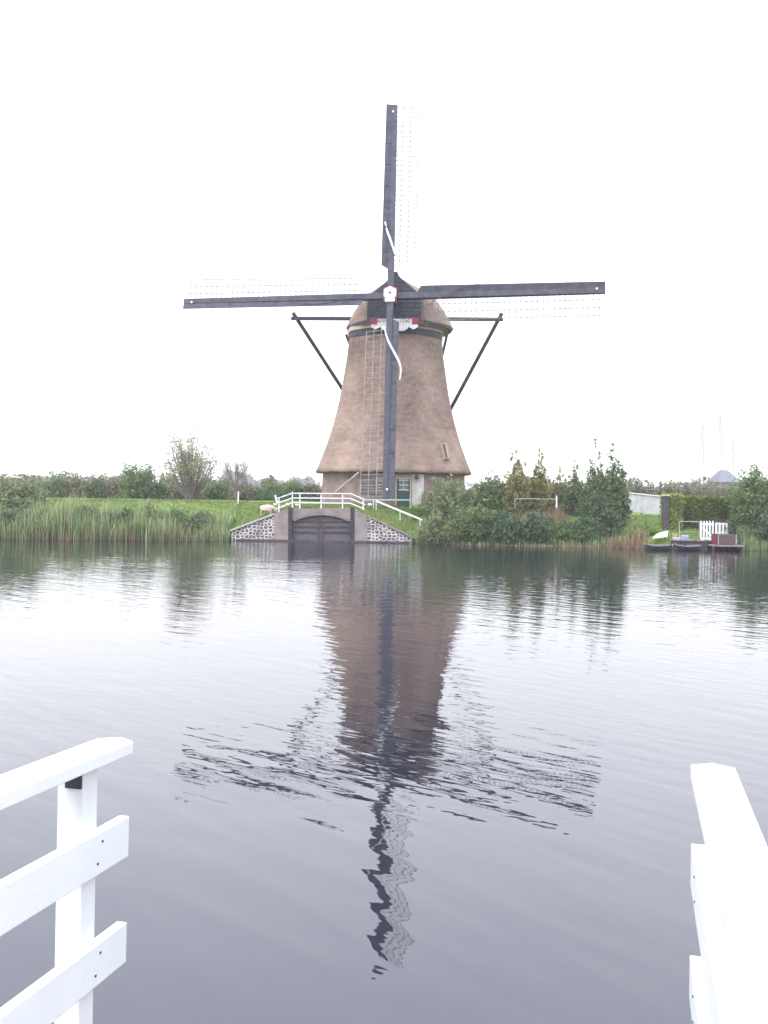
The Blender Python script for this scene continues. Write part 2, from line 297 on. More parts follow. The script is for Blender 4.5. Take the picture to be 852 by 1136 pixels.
# ------------------------------------------------------------------ mesh helpers
def uv_box(me):
    n = len(me.polygons)
    if not n: return
    uvl = me.uv_layers.new(name='UVMap')
    nor = np.empty(n*3); me.polygons.foreach_get('normal', nor); nor = nor.reshape(-1, 3)
    lt = np.empty(n, dtype=np.int32); me.polygons.foreach_get('loop_total', lt)
    nl = len(me.loops); vi = np.empty(nl, dtype=np.int32); me.loops.foreach_get('vertex_index', vi)
    co = np.empty(len(me.vertices)*3); me.vertices.foreach_get('co', co); co = co.reshape(-1, 3)[vi]
    N = np.repeat(nor, lt, axis=0)
    flat = np.abs(N[:, 2]) > .85
    h = np.hypot(N[:, 0], N[:, 1])+1e-9
    u = np.where(flat, co[:, 0], (-N[:, 1]*co[:, 0]+N[:, 0]*co[:, 1])/h); v = np.where(flat, co[:, 1], co[:, 2])
    uvl.data.foreach_set('uv', np.stack([u, v], 1).ravel())
def origin_of(o):
    p = Vector((0, 0, 0))
    while o is not None: p = p + Vector(o.location); o = o.parent
    return p
def link(name, me, mat, parent=None, origin=None):
    """me holds world coordinates; they are moved to the parent's (or own) origin"""
    o = bpy.data.objects.new(name, me); COL.objects.link(o)
    if parent is not None:
        off = origin_of(parent); o.parent = parent
    else:
        off = Vector(origin) if origin is not None else Vector((0, 0, 0)); o.location = off
    me.transform(Matrix.Translation(-off))
    if mat: me.materials.append(mat)
    return o
class MB:
    def __init__(s): s.v = []; s.f = []
    def add(s, vs, fs):
        b = len(s.v); s.v += [tuple(v) for v in vs]; s.f += [tuple(b+i for i in f) for f in fs]; return s
    def box(s, c, d, m=None, ax=None):
        """c centre, d full sizes, ax optional (X,Y,Z) axes"""
        c = Vector(c); X, Y, Z = ax if ax else (Vector((1, 0, 0)), Vector((0, 1, 0)), Vector((0, 0, 1)))
        P = []
        for k in (-.5, .5):
            for j in (-.5, .5):
                for i in (-.5, .5): P.append(c+X*(i*d[0])+Y*(j*d[1])+Z*(k*d[2]))
        return s.add(P, [(0, 2, 3, 1), (4, 5, 7, 6), (0, 1, 5, 4), (2, 6, 7, 3), (0, 4, 6, 2), (1, 3, 7, 5)])
    def bar(s, a, b, w, h=None, up=(0, 0, 1), w2=None, h2=None):
        a = Vector(a); b = Vector(b); d = (b-a).normalized(); up = Vector(up)
        if abs(d.dot(up)) > .98: up = Vector((0, 1, 0))
        X = d.cross(up).normalized(); Z = X.cross(d).normalized(); h = h or w; w2 = w2 or w; h2 = h2 or (h if w2 == w else h*w2/w)
        P = [a+X*i*w/2+Z*j*h/2 for i, j in ((-1, -1), (1, -1), (1, 1), (-1, 1))]+[b+X*i*w2/2+Z*j*h2/2 for i, j in ((-1, -1), (1, -1), (1, 1), (-1, 1))]
        return s.add(P, [(3, 2, 1, 0), (4, 5, 6, 7), (0, 1, 5, 4), (1, 2, 6, 5), (2, 3, 7, 6), (3, 0, 4, 7)])
    def tube(s, pts, rad, n=8, caps=True):
        pts = [Vector(p) for p in pts]; rad = rad if isinstance(rad, (list, tuple)) else [rad]*len(pts)
        rings = []; ref = Vector((0, 0, 1))
        for i, p in enumerate(pts):
            t = (pts[min(i+1, len(pts)-1)]-pts[max(i-1, 0)]).normalized()
            r = ref if abs(t.dot(ref)) < .95 else Vector((0, 1, 0))
            X = t.cross(r).normalized(); Y = X.cross(t).normalized()
            rings.append([p+X*math.cos(a)*rad[i]+Y*math.sin(a)*rad[i] for a in [2*math.pi*k/n for k in range(n)]])
        return s.loft(rings, caps)
    def loft(s, rings, caps=True, closed=True):
        b = len(s.v); n = len(rings[0])
        for r in rings: s.v += [tuple(p) for p in r]
        for i in range(len(rings)-1):
            for k in range(n if closed else n-1):
                a = b+i*n+k; c = b+i*n+(k+1) % n; s.f.append((a, c, c+n, a+n))
        if caps:
            s.f.append(tuple(b+k for k in reversed(range(n)))); s.f.append(tuple(b+(len(rings)-1)*n+k for k in range(n)))
        return s
    def prism(s, poly, vec):
        """poly: list of 3D points, extruded by vec"""
        vec = Vector(vec); return s.loft([[Vector(p) for p in poly], [Vector(p)+vec for p in poly]])
    def mesh(s, name, smooth=False):
        me = bpy.data.meshes.new(name); me.from_pydata(s.v, [], s.f); me.update()
        import bmesh
        bm = bmesh.new(); bm.from_mesh(me); bmesh.ops.recalc_face_normals(bm, faces=bm.faces); bm.to_mesh(me); bm.free()
        if smooth: me.polygons.foreach_set('use_smooth', [True]*len(me.polygons))
        uv_box(me); return me
    def build(s, name, mat, parent=None, origin=None, smooth=False, bevel=0):
        o = link(name, s.mesh(name, smooth), M[mat] if isinstance(mat, str) else mat, parent, origin)
        if bevel:
            b = o.modifiers.new('bevel', 'BEVEL'); b.width = bevel; b.segments = 2; b.limit_method = 'ANGLE'; b.angle_limit = R_(35)
        return o
def tag(o, label=None, cat=None, group=None, kind=None):
    if label: o['label'] = label
    if cat: o['category'] = cat
    if group: o['group'] = group
    if kind: o['kind'] = kind
    return o
def thing(name, loc, label, cat, group=None):
    o = bpy.data.objects.new(name, None); COL.objects.link(o); o.location = Vector(loc); o.empty_display_size = .3
    return tag(o, label, cat, group)
def quads_mesh(name, V, uv=None):
    """V (N,4,3) separate quads"""
    N = len(V); me = bpy.data.meshes.new(name)
    me.vertices.add(N*4); me.vertices.foreach_set('co', np.ascontiguousarray(V, dtype=np.float32).ravel())
    me.loops.add(N*4); me.loops.foreach_set('vertex_index', np.arange(N*4, dtype=np.int32))
    me.polygons.add(N); me.polygons.foreach_set('loop_start', np.arange(0, N*4, 4, dtype=np.int32))
    me.polygons.foreach_set('loop_total', np.full(N, 4, dtype=np.int32))
    me.update(calc_edges=True)
    if uv is not None:
        l = me.uv_layers.new(name='UVMap'); l.data.foreach_set('uv', uv.astype(np.float32).ravel())
    return me
def leaves(C, size, aspect=.5, droop=0.0, jitter=.35):
    """rhombic leaves at centres C"""
    N = len(C); d = rng.normal(size=(N, 3)); d[:, 2] += droop; d /= np.linalg.norm(d, axis=1)[:, None]
    e = rng.normal(size=(N, 3)); e -= (e*d).sum(1)[:, None]*d; e /= np.linalg.norm(e, axis=1)[:, None]
    s = (size*(1+jitter*rng.normal(size=N)).clip(.4, 2))[:, None]
    return np.stack([C-d*s*.5, C+e*s*aspect*.5, C+d*s*.5, C-e*s*aspect*.5], 1)
def blades(P, h, wdt, lean=.15, segs=3):
    """tapered bent strips standing at P: returns quads joined per blade as one island"""
    N = len(P); az = rng.uniform(0, 2*np.pi, N); la = np.abs(rng.normal(size=N))*lean*h; da = rng.uniform(0, 2*np.pi, N)
    W = np.stack([np.cos(az), np.sin(az), np.zeros(N)], 1)*wdt[:, None]*.5
    D = np.stack([np.cos(da), np.sin(da), np.zeros(N)], 1)*la[:, None]
    ts = np.linspace(0, 1, segs+1); cols = []
    for t in ts:
        c = P+D*(t**2)+np.array([0, 0, 1])*(h*t)[:, None]; ww = W*(1-.85*t**1.5); cols += [c-ww, c+ww]
    V = np.stack(cols, 1)                                   # N, 2*(segs+1), 3
    me = bpy.data.meshes.new('blades'); nv = 2*(segs+1)
    me.vertices.add(N*nv); me.vertices.foreach_set('co', V.astype(np.float32).ravel())
    q = np.array([[2*i, 2*i+1, 2*i+3, 2*i+2] for i in range(segs)]); idx = (np.arange(N)[:, None, None]*nv+q[None]).reshape(-1)
    me.loops.add(len(idx)); me.loops.foreach_set('vertex_index', idx.astype(np.int32))
    me.polygons.add(N*segs); me.polygons.foreach_set('loop_start', np.arange(0, N*segs*4, 4, dtype=np.int32)); me.polygons.foreach_set('loop_total', np.full(N*segs, 4, dtype=np.int32))
    me.update(calc_edges=True)
    tv = np.array([[[0, ts[i]], [1, ts[i]], [1, ts[i+1]], [0, ts[i+1]]] for i in range(segs)])
    l = me.uv_layers.new(name='UVMap'); l.data.foreach_set('uv', np.tile(tv.reshape(1, -1), (N, 1)).astype(np.float32).ravel())
    return me

# ------------------------------------------------------------------ ground, water, haze
def interp(x, xs, ys): return float(np.interp(x, xs, ys))
BX = [-400, -60, -24, -12, -9.2, -8.9, 1.9, 2.4, 8, 13.5, 14.2, 21, 30, 60, 400]
BY = [57, 57, 58.2, 59.2, 60.2, 60.85, 60.85, 59.9, 59.4, 59.0, 58.6, 58.3, 58, 57, 57]
def bank(X): return interp(X, BX, BY)
TX = [-9.6, -8.9, -6.45, -5.6, -1.9, -1.0, 1.7, 2.2, 13.6, 14.2, 20.5, 21.5]
TZ = [.12, .60, 1.48, 1.86, 1.86, 1.45, .16, .1, .1, .42, .42, .1]
def top(X): return interp(X, TX, TZ)
def gz(X, Y):
    s = Y-bank(X); t = top(X)
    if s < 0: return -1.2
    c = interp(X, [9, 13.5], [2.15, 1.70])
    if s < 6.5:
        k = s/6.5; k = .75*k+.25*k*k*(3-2*k); z = t+(c-t)*k
    elif s < 22: z = c
    elif s < 60: z = c-(c-1.4)*(s-22)/38
    else: z = 1.4
    return z + (.05*math.sin(X*.9+Y*.4)*math.cos(Y*.8-X*.3) if s > .6 else 0)
xs = sorted(set([-900, -600, -400, -250, -150, -100, -70, -50]+[round(-40+i*.5, 2) for i in range(161)]+[50, 70, 100, 150, 250, 400, 600, 900]+[-9.2, -8.9, 1.7, 1.9, 2.2]))
ss = [-140, -6, -.5, -.02, 0, .3]+[.6+.5*i for i in range(40)]+[22, 26, 30, 36, 45, 60, 90, 150, 300, 600, 950]
v = []; f = []
for s in ss:
    for X in xs:
        Y = bank(X)+s; v.append((X, Y, gz(X, Y) if s >= 0 else (-1.2 if s < -.3 else -1.15)))
nx = len(xs)
for j in range(len(ss)-1):
    for i in range(nx-1): a = j*nx+i; f.append((a, a+1, a+nx+1, a+nx))
me = bpy.data.meshes.new('ground'); me.from_pydata(v, [], f); me.update(); me.polygons.foreach_set('use_smooth', [True]*len(me.polygons))
tag(link('ground', me, M['ground']), kind='structure')
wm = MB().add([(-900, -80, 0), (900, -80, 0), (900, 64, 0), (-900, 64, 0)], [(0, 1, 2, 3)])
tag(wm.build('water', 'water'), kind='structure')
HAZE = 0.0006
if HAZE:
    hm = bpy.data.materials.new('pale_air'); hm.use_nodes = True; n_ = hm.node_tree; n_.nodes.remove(n_.nodes['Principled BSDF'])
    pv = n_.nodes.new('ShaderNodeVolumePrincipled'); pv.inputs['Color'].default_value = (.97, .98, 1, 1); pv.inputs['Density'].default_value = HAZE
    n_.links.new(pv.outputs[0], n_.nodes['Material Output'].inputs['Volume'])
    tag(MB().box((0, 470, 31.5), (1900, 1180, 68.4)).build('haze', hm), kind='stuff')

def stuff(name, me, mat, label, cat):
    o = link(name, me, M[mat]); tag(o, label, cat, kind='stuff'); return o

# ------------------------------------------------------------------ the windmill
AX = px(436.5, 525, 71.8); AX = Vector((AX.x, AX.y, 0)); GZ = 2.08
mill = thing('windmill', (AX.x, AX.y, GZ), 'tall thatched windmill with four lattice sails and brick base on the far bank', 'windmill')
def zof(y): return px(438, y, 71.8).z
prof = [(362, 48.5), (376, 50.3), (400, 53), (434, 58.2), (449, 61), (470, 66), (492, 72.5), (510, 79), (520, 83), (525, 85.2)]
def octring(z, r, n=64, rnd=.45, cx=AX.x, cyy=AX.y):
    pts = []
    for k in range(n):
        a = 2*math.pi*(k+.5)/n
        m_ = ((a+math.pi/8) % (math.pi/4))-math.pi/8           # angle from nearest face normal
        ro = r/math.cos(m_); rr = ro*(1-rnd)+r*1.02*rnd
        pts.append(Vector((cx+rr*math.cos(a), cyy+rr*math.sin(a), z)))
    return pts
th = MB()
zs = [zof(y) for y, _ in prof]; rs = [h*71.8/F for _, h in prof]
fine = []
for i in range(41):
    z = zs[-1]+(zs[0]-zs[-1])*i/40; fine.append((z, float(np.interp(z, zs[::-1], rs[::-1]))))
def rag(r, k=.03): return [p+Vector((0, 0, k*math.sin(i*2.7)+k*.7*math.sin(i*7.1+1))) for i, p in enumerate(r)]
rings = [octring(fine[0][0]+.06, fine[0][1]-.5, 128), octring(fine[0][0]-.02, fine[0][1]-.42, 128), rag(octring(fine[0][0]-.06, fine[0][1]-.12, 128)), rag(octring(fine[0][0], fine[0][1], 128))]
rings += [octring(z, r, 128, rnd=.3+.4*(z-fine[0][0])/(fine[-1][0]-fine[0][0])) for z, r in fine[1:]]
th.loft(rings); th.build('thatched_tower', 'thatch', mill, smooth=True)
def towerR(z): return float(np.interp(z, zs[::-1], rs[::-1]))
# brick base, true octagon with a flat face to the canal
def oct8(z, a): return [Vector((AX.x+a/math.cos(math.pi/8)*math.cos(math.pi/8+k*math.pi/4), AX.y+a/math.cos(math.pi/8)*math.sin(math.pi/8+k*math.pi/4), z)) for k in range(8)]
BW = 4.78; zt = zs[-1]
MB().loft([oct8(1.6, BW+.06), oct8(zt+.1, BW)]).build('brick_base', 'brick', mill)
FY = AX.y-BW-.045                      # the front face of the base
def fbox(mb, x0, y0, x1, y1, Y, d, proud=0):
    """box whose front face fills the pixel rectangle at depth Y"""
    a = px(x0, y1, Y); b = px(x1, y0, Y); c = (a+b)/2
    mb.box((c.x, Y+d/2-proud, c.z), (abs(b.x-a.x), d, abs(b.z-a.z))); return mb
fbox(MB(), 456.8, 526.4, 470.3, 562, FY, .06, .04).build('limewashed_panel', 'plaster', mill)
df = MB()
fbox(df, 438.6, 526.6, 440.2, 561.5, FY, .12, .07); fbox(df, 454.4, 526.6, 456.6, 561.5, FY, .12, .07); fbox(df, 440.2, 529.6, 454.4, 531.2, FY, .12, .07)
frm = df.build('door_frame', 'ochre', mill)
door = fbox(MB(), 440.3, 531.3, 454.3, 561.5, FY, .05, .03).build('door', 'green_paint', mill)
pn = MB()
for i in range(2):
    for j in range(2): fbox(pn, 443+i*5.1, 533+j*5.3, 447.6+i*5.1, 537.8+j*5.3, FY, .01, .042)
pn.build('door_pane', 'glass', door)
fw = MB(); fbox(fw, 442.4, 532.3, 453.4, 533, FY, .02, .045); fbox(fw, 442.4, 543.1, 453.4, 543.8, FY, .02, .045); fbox(fw, 447.6, 533, 448.1, 543.1, FY, .02, .045); fbox(fw, 443, 537.8, 453, 538.3, FY, .018, .045)
fw.build('glazing_bars', 'white_far', door)
fbox(MB(), 440.3, 526.7, 454.3, 529.5, FY, .02, .02).build('transom_pane', 'glass', mill)
lm = MB(); c = px(462.5, 529.5, FY-.2); lm.box(c, (.22, .2, .26)); lm.bar(c+Vector((0, 0, .13)), c+Vector((0, .2, .2)), .05); lm.build('wall_lantern', 'tar_dark', mill, bevel=.02)
for (a, b, c_, d_) in ((386.5, 525.7, 392.2, 531.5), (398.5, 525.8, 425.8, 529.8), (400, 535, 424, 548)):
    wf = fbox(MB(), a, b, c_, d_, FY, .05, .03).build('window', 'glass' if a != 386.5 else 'recess', mill)
    if a == 400:
        q = MB()
        for X in (400, 411, 423): fbox(q, X, b, X+1, d_, FY, .03, .055)
        fbox(q, 400, 541, 424, 541.8, FY, .025, .057); q.build('window_frame', 'wood_grey', wf)
# the tilted hatch window low on the thatch
zc = zof(503); dx = px(491.7, 503, 68.5).x-AX.x; Yh = AX.y-(towerR(zc)*1.414-dx)
n45 = Vector((1, -1, 0)).normalized(); t45 = Vector((1, 1, 0)).normalized(); up = Vector((-.28*.707, .28*.707, .96)).normalized()
c = Vector((AX.x+dx, Yh, zc)); nn = t45.cross(up); nn = nn if nn.dot(n45) > 0 else -nn
hatch = MB().box(c+nn*.0, (.50, .5, 1.1), ax=(t45, nn, up)).build('thatch_window', 'wood', mill, bevel=.01)
MB().box(c+nn*.235, (.40, .06, 1.0), ax=(t45, nn, up)).build('window_shutter', 'wood', hatch)
MB().box(c+nn*.24-t45*.12, (.14, .08, .96), ax=(t45, nn, up)).build('window_gap', 'recess', hatch)
# painted bands under the cap
b1 = MB().loft([octring(zof(378), towerR(zof(378))+.05, rnd=.75), octring(zof(371), towerR(zof(371))+.10, rnd=.85)]); b1.build('dark_band', 'tar', mill, smooth=False)
b2 = MB().loft([octring(zof(371.2), towerR(zof(371))+.14, rnd=.85), octring(zof(360), towerR(zof(362))+.12, rnd=.9)]); b2.build('cream_band', 'band', mill)
# --- rotor frame
YAW, TILT = R_(5.5), R_(12)
HUB = px(433.2, 327.5, 67.0)
U = Vector((math.cos(YAW), -math.sin(YAW), 0)); NH = Vector((-math.sin(YAW), -math.cos(YAW), 0))
NN = (NH*math.cos(TILT)+Vector((0, 0, math.sin(TILT)))).normalized(); V_ = (Vector((0, 0, math.cos(TILT)))-NH*math.sin(TILT)).normalized()
# --- cap: an upturned boat of thatch round the axis; local: u across, s along the axis from front (-) to tail (+)
capc = Vector((AX.x+.26, AX.y, 0)); ze = zof(364.5); zr = px(441, 304, 68.3).z
mid = [(0, 1), (.25, .93), (.48, .81), (.66, .67), (.78, .48), (.87, .31), (.94, .15), (1, 0)]
fro = [(0, 1), (.1, .90), (.2, .79), (.30, .69), (.39, .59), (.47, .46), (.485, .25), (.48, .02)]
def capring(s):
    if s < 0:  k = (-s)/3.45; A, B = mid, fro; hw = 3.72*(1-.0*k); hh = zr-ze
    else: k = min(1, s/4.3); A, B = mid, [(p[0]*.32, p[1]*.95) for p in mid]; hw = 3.72; hh = (zr-ze)*(1-.34*k**1.6)
    kk = k**1.7 if s < 0 else k**2.2
    pts = [((A[i][0]*(1-kk)+B[i][0]*kk)*hw, (A[i][1]*(1-kk)+B[i][1]*kk)*hh) for i in range(len(A))]
    def W(u, z): return capc+U*u-NH*s+Vector((0, 0, ze+z))
    L_ = [W(-u, z) for u, z in reversed(pts)]; R2 = [W(u, z) for u, z in pts[1:]]
    u, z = pts[-1]; inner = [W(u*.86, z-.28), W(-u*.86, z-.28)]
    return L_+R2+inner
cap = MB(); cap.loft([capring(s) for s in (-3.45, -3.1, -2.6, -2.0, -1.4, -.7, 0, .7, 1.4, 2.1, 2.8, 3.4, 3.9, 4.3)])
capo = cap.build('thatched_cap', 'thatch', mill, smooth=False)
# dark weatherboard under the thatch rim
def rimring(s, off, dz):
    r = capring(s); a = r[0]; b = r[14]; return a, b
ra = [capring(s) for s in (-3.1, -2.6, -2.0, -1.4, -.7, 0, .7, 1.4, 2.1, 2.8, 3.4, 3.9, 4.3)]
for side in (0, 14):
    eb = MB()
    for i in range(len(ra)-1):
        a = ra[i][side]; b = ra[i+1][side]; o_ = (a-ra[i][7]); sg = -1 if side == 0 else 1
        eb.bar(a+Vector((0, 0, -.06))-U*sg*.30, b+Vector((0, 0, -.06))-U*sg*.30, .42, .2)
    eb.build('eaves_board', 'tar', capo)
# front gable boards
def W(u, s, z): return capc+U*u-NH*s+Vector((0, 0, z))
fr = [(u*3.72*1.03, ze+z*(zr-ze)) for u, z in fro]; poly = [W(-u, -3.5, z) for u, z in reversed(fr)]+[W(u, -3.5, z) for u, z in fr[1:]]
poly[7] = poly[7]+Vector((0, 0, .1))
poly = [poly[0]+Vector((0, 0, -.14))]+poly+[poly[-1]+Vector((0, 0, -.14))]
gb = MB().prism(poly, NH*.10).build('front_gable', 'tar', capo)
lines = MB(); z = ze+.3
while z < zr-.35:
    hw = float(np.interp(z, [p[1] for p in fr][::-1], [p[0] for p in fr][::-1]))-.04
    lines.box(W(0, -3.615, z), (2*hw, .03, .022), ax=(U, NH, Vector((0, 0, 1)))); z += .27
lines.build('board_edges', 'tar_dark', gb)
rp = MB().tube([W(0, -3.5, zr+.02), W(0, -1, zr+.05), W(0, 1, zr-.1), W(0, 3, zr-.65), W(0, 4.3, zr-1.3)], .16, 8); rp.build('ridge', 'tar_dark', capo)
# name board with scalloped apron
ZV = Vector((0, 0, 1)); yb0 = -3.66
def capz(y): return px(436, y, 68).z
nb = MB().box(W(-.02, yb0, (capz(353.2)+capz(359))/2), (2.35, .06, abs(capz(353.2)-capz(359))), ax=(U, NH, ZV)).build('name_board', 'white_far', mill)
for sg in (-1, 1):
    MB().box(W(sg*1.37-.02, yb0-.02, capz(356)), (.46, .12, .46), ax=(U, NH, ZV)).build('red_corner_block', 'red', nb, bevel=.02)
def text(body, size, loc, ax, mat, parent, name, extr=.006):
    cu = bpy.data.curves.new(name, 'FONT'); cu.body = body; cu.size = size; cu.extrude = extr; cu.align_x = 'CENTER'; cu.align_y = 'CENTER'
    tmp = bpy.data.objects.new(name, cu); COL.objects.link(tmp); bpy.context.view_layer.update()
    me = bpy.data.meshes.new_from_object(tmp.evaluated_get(bpy.context.evaluated_depsgraph_get())); bpy.data.objects.remove(tmp)
    X, Y, Z = ax; m4 = Matrix((( X.x, Y.x, Z.x, loc.x), (X.y, Y.y, Z.y, loc.y), (X.z, Y.z, Z.z, loc.z), (0, 0, 0, 1))); me.transform(m4)
    return link(name, me, M[mat], parent)
text('ANNO', .34, W(-.66, yb0-.04, capz(356.1)), (U, ZV, NH), 'red', nb, 'lettering')
text('1740', .34, W(.66, yb0-.04, capz(356.1)), (U, ZV, NH), 'red', nb, 'lettering')
ap = []
za = capz(359.2)
for i in range(41):
    u = -1.55+3.1*i/40; ph = abs(u)/1.55
    d = .16+.20*abs(math.sin(u*3.4))+(.10 if .3 < abs(u) < .9 else 0)-.16*max(0, (ph-.8)/.2)
    ap.append(W(u-.02, yb0-.02, za-d))
MB().prism(ap+[W(1.53, yb0-.02, za), W(-1.57, yb0-.02, za)], NH*.05).build('scalloped_apron', 'white_far', nb)
# windshaft and hub
MB().tube([HUB-NN*2.2, HUB-NN*.2], [.42, .42], 12).build('windshaft', 'tar_dark', mill)
hx = [HUB+NN*.32+(U*math.sin(k*math.pi/3)+V_*math.cos(k*math.pi/3))*.46 for k in range(6)]
hubo = MB().prism(hx, NN*.10).build('hub_plate', 'white_far', mill, bevel=.015)
MB().box(HUB-V_*.42+NN*.3, (.62, .14, .3), ax=(U, NN, V_)).build('hub_wedge', 'white_far', hubo)
MB().tube([HUB+NN*.40, HUB+NN*.46], .08, 12).build('axle_pin', 'tar_dark', hubo)
MB().box(HUB-V_*.04+NN*.1, (.84, .4, .98), ax=(U, NN, V_)).build('canister', 'red', mill, bevel=.03)
# sails
LEN = 13.65
def sail(theta, depth, rope_mat, rope_pts, pale):
    LEN = 13.4 if depth > 0 else 13.65
    d = -U*math.sin(theta)+V_*math.cos(theta); e = U*math.cos(theta)+V_*math.sin(theta); o = HUB+NN*depth
    def P(s, w_, n_=0.0): return o+d*s+e*w_+NN*n_
    def tw(s): return R_(19-15*min(1, s/LEN))                # the sail's weather, strongest at the root
    def Q(s, w_, n_=0.0): return P(s, w_*math.cos(tw(s)), -w_*math.sin(tw(s))+n_)
    st = MB().loft([[P(s, a*w0, b*h0) for a, b in ((-1, -1), (1, -1), (1, 1), (-1, 1))] for s, w0, h0 in ((.1, .20, .19), (5, .19, .17), (LEN, .16, .12))])
    stock = st.build('sail', 'tar', mill, bevel=.01)
    bd = MB(); N = 30                                        # windboards on the leading side
    prof_b = []
    for i in range(N+1):
        s = 1.75+(LEN-1.75)*i/N; wd = .46-.04*i/N
        if i == 0: wd = .10
        if i == 1: s = 1.95
        prof_b.append((s, wd))
    rings = [[P(s, -.16, .06), P(s, -.16-wd, .06+wd*.25), P(s, -.16-wd, .10+wd*.25), P(s, -.16, .10)] for s, wd in prof_b]
    bd.loft(rings)
    wb = bd.build('windboard', 'tar', stock)
    s = 2.9
    while s < LEN-.5: MB().box(P(s, -.36, .195), (.42, .02, .03), ax=(e, NN, d)).build('batten', 'tar_dark', stock); s += 1.53
    lw = .032 if pale else .043
    la = MB(); s = 2.0; k = 0
    while s < LEN-.05:
        j = .02*math.sin(k*2.3); la.bar(P(s, .10), Q(s+j, 1.60), lw, lw); s += .352; k += 1
    for wl in (.55, 1.06, 1.57):
        n = 14; s0 = 2.0 if wl < 1.5 else 2.35
        for i in range(n):
            a = s0+(LEN-.05-s0)*i/n; b = s0+(LEN-.05-s0)*(i+1)/n; la.bar(Q(a, wl, .03), Q(b, wl, .03), lw*1.25, lw)
    la.build('lattice', 'lattice_pale' if pale else 'lattice', stock)
    hl = MB(); hl.tube([P(LEN-.55, -.12, .12), P(LEN-.55, -.12, .2)], .07, 8); hl.build('tip_ring', 'white_far', stock)
    if rope_pts:
        pts = []
        for x, y in rope_pts:
            r = ray(x, y); t = (o+NN*.34-CP).dot(NN)/r.dot(NN); pts.append(CP+r*t)
        sm = []
        for i in range(len(pts)-1):
            for k in range(4):
                a = pts[max(i-1, 0)]; b = pts[i]; c_ = pts[i+1]; d_ = pts[min(i+2, len(pts)-1)]; t = k/4
                sm.append(.5*((2*b)+(c_-a)*t+(2*a-5*b+4*c_-d_)*t*t+(3*b-a-3*c_+d_)*t**3))
        sm.append(pts[-1]); r0 = .075 if rope_mat == 'white_far' else .035
        MB().tube(sm, [r0*(.45+.55*math.sin(math.pi*(i+.5)/len(sm))) for i in range(len(sm))], 6).build('sail_rope', rope_mat, stock, smooth=True)
    return stock
T0 = R_(1.3)
tag(sail(R_(.5), .12, 'white_far', [(427.2, 246), (429.5, 256), (432.7, 265), (436, 275), (438.4, 283)], 0), 'dark sail pointing straight up')
tag(sail(T0+R_(90), -.22, 'tar_dark', [(405, 325.5), (392, 329), (380, 333), (362, 336.5), (340, 337.5), (322, 336.5)], 0), 'dark sail pointing left')
tag(sail(R_(180.5), .12, 'white_far', [(427, 366), (429.5, 375), (432.5, 382), (437.3, 391), (443.2, 403), (444.6, 411), (443.4, 422)], 1), 'sail pointing down in front of the thatch')
tag(sail(T0-R_(90), -.22, 'brownbox', [(474, 338.5), (488, 330), (500, 324.5), (515, 318), (531, 315)], 0), 'dark sail pointing right')
# tail: cross beams through the cap and braces down to the tail pole
sy = 73.2
for (a, b, tipx, ln) in (((323, 353.3), (392, 353.6), (325, 347), (382, 432)), ((490, 353.9), (558, 354.4), (556.5, 347.5), (501, 447))):
    MB().bar(px(*a, sy), px(*b, sy), .24, .24).build('cross_beam', 'tar_dark', mill)
A_, B_ = px(323, 353.3, sy), px(558, 354.4, sy); tail = px(452, 548, 80.5); tail.z = 3.2
for e_, tp in ((A_+Vector((.1, 0, 0)), px(325, 347, sy-.2)), (B_-Vector((.1, 0, 0)), px(556.8, 347.5, sy-.2))):
    MB().bar(tp, tail+(tp-tail)*.02, .19, .19).build('tail_brace', 'tar_dark', mill)
sp = W(0, 4.0, ze+.2); MB().bar(sp, tail-Vector((0, 0, .4)), .34, .34).build('tail_pole', 'tar_dark', mill)
bx2 = px(496.5, 372, 75.5); MB().bar(px(470, 371.5, 75.5), bx2, .2, .2).build('cross_beam', 'tar_dark', mill)
MB().bar(px(496, 371, 75.5), tail+Vector((.3, 0, .2)), .15, .15).build('tail_brace', 'tar_dark', mill)
MB().bar(px(384, 371, 75.5), tail+Vector((-.3, 0, .2)), .15, .15).build('tail_brace', 'tar_dark', mill)

# ------------------------------------------------------------------ inlet lock in the bank
GY = 60.6
gate = thing('sluice', px(356, 600, GY+.2), 'small brick sluice with dark timber gate and patterned stone wing walls below the mill', 'sluice')
def P2(x, y, Y=GY): return px(x, y, Y)
def wallpoly(mb, pts, th=.4, Y=GY): return mb.prism([px(x, y, Y) for x, y in pts], (0, th, 0))
YB = 607      # pixel row under water
wallpoly(MB(), [(256.5, YB), (256.5, 589), (304.3, 571), (304.3, YB)], .35, GY+.02).build('wing_wall', 'cobble', gate)
wallpoly(MB(), [(407.2, YB), (407.2, 573), (458, 597.5), (458, YB)], .35, GY+.02).build('wing_wall', 'cobble', gate)
cp = MB(); cp.bar(px(255.5, 588.6, GY+.17), px(304.3, 570.2, GY+.17), .48, .10); cp.build('coping', 'stone', gate, bevel=.01)
cp = MB(); cp.bar(px(407.2, 572.0, GY+.17), px(459.5, 597.2, GY+.17), .44, .08); cp.build('coping', 'brick_gate', gate, bevel=.01)
wallpoly(MB(), [(304.3, YB), (304.3, 569.6), (320, 564.4), (320, YB)], .45, GY-.05).build('pier', 'brick_gate', gate)
wallpoly(MB(), [(392.4, YB), (392.4, 564.6), (407.2, 572), (407.2, YB)], .45, GY-.05).build('pier', 'brick_gate', gate)
arch = [(323.8, 577.6)]
for i in range(13):
    t = i/12; x = 327+(385.5-327)*t; arch.append((x, 578.2-6.6*math.sin(math.pi*t)**.8))
arch += [(389.4, 578.6), (389.4, 564.2), (323.8, 563.9)]
wallpoly(MB(), arch, .3, GY+.04).build('arch_wall', 'brick_gate', gate)
vs_ = MB()                                             # ring of bricks on edge over the arch
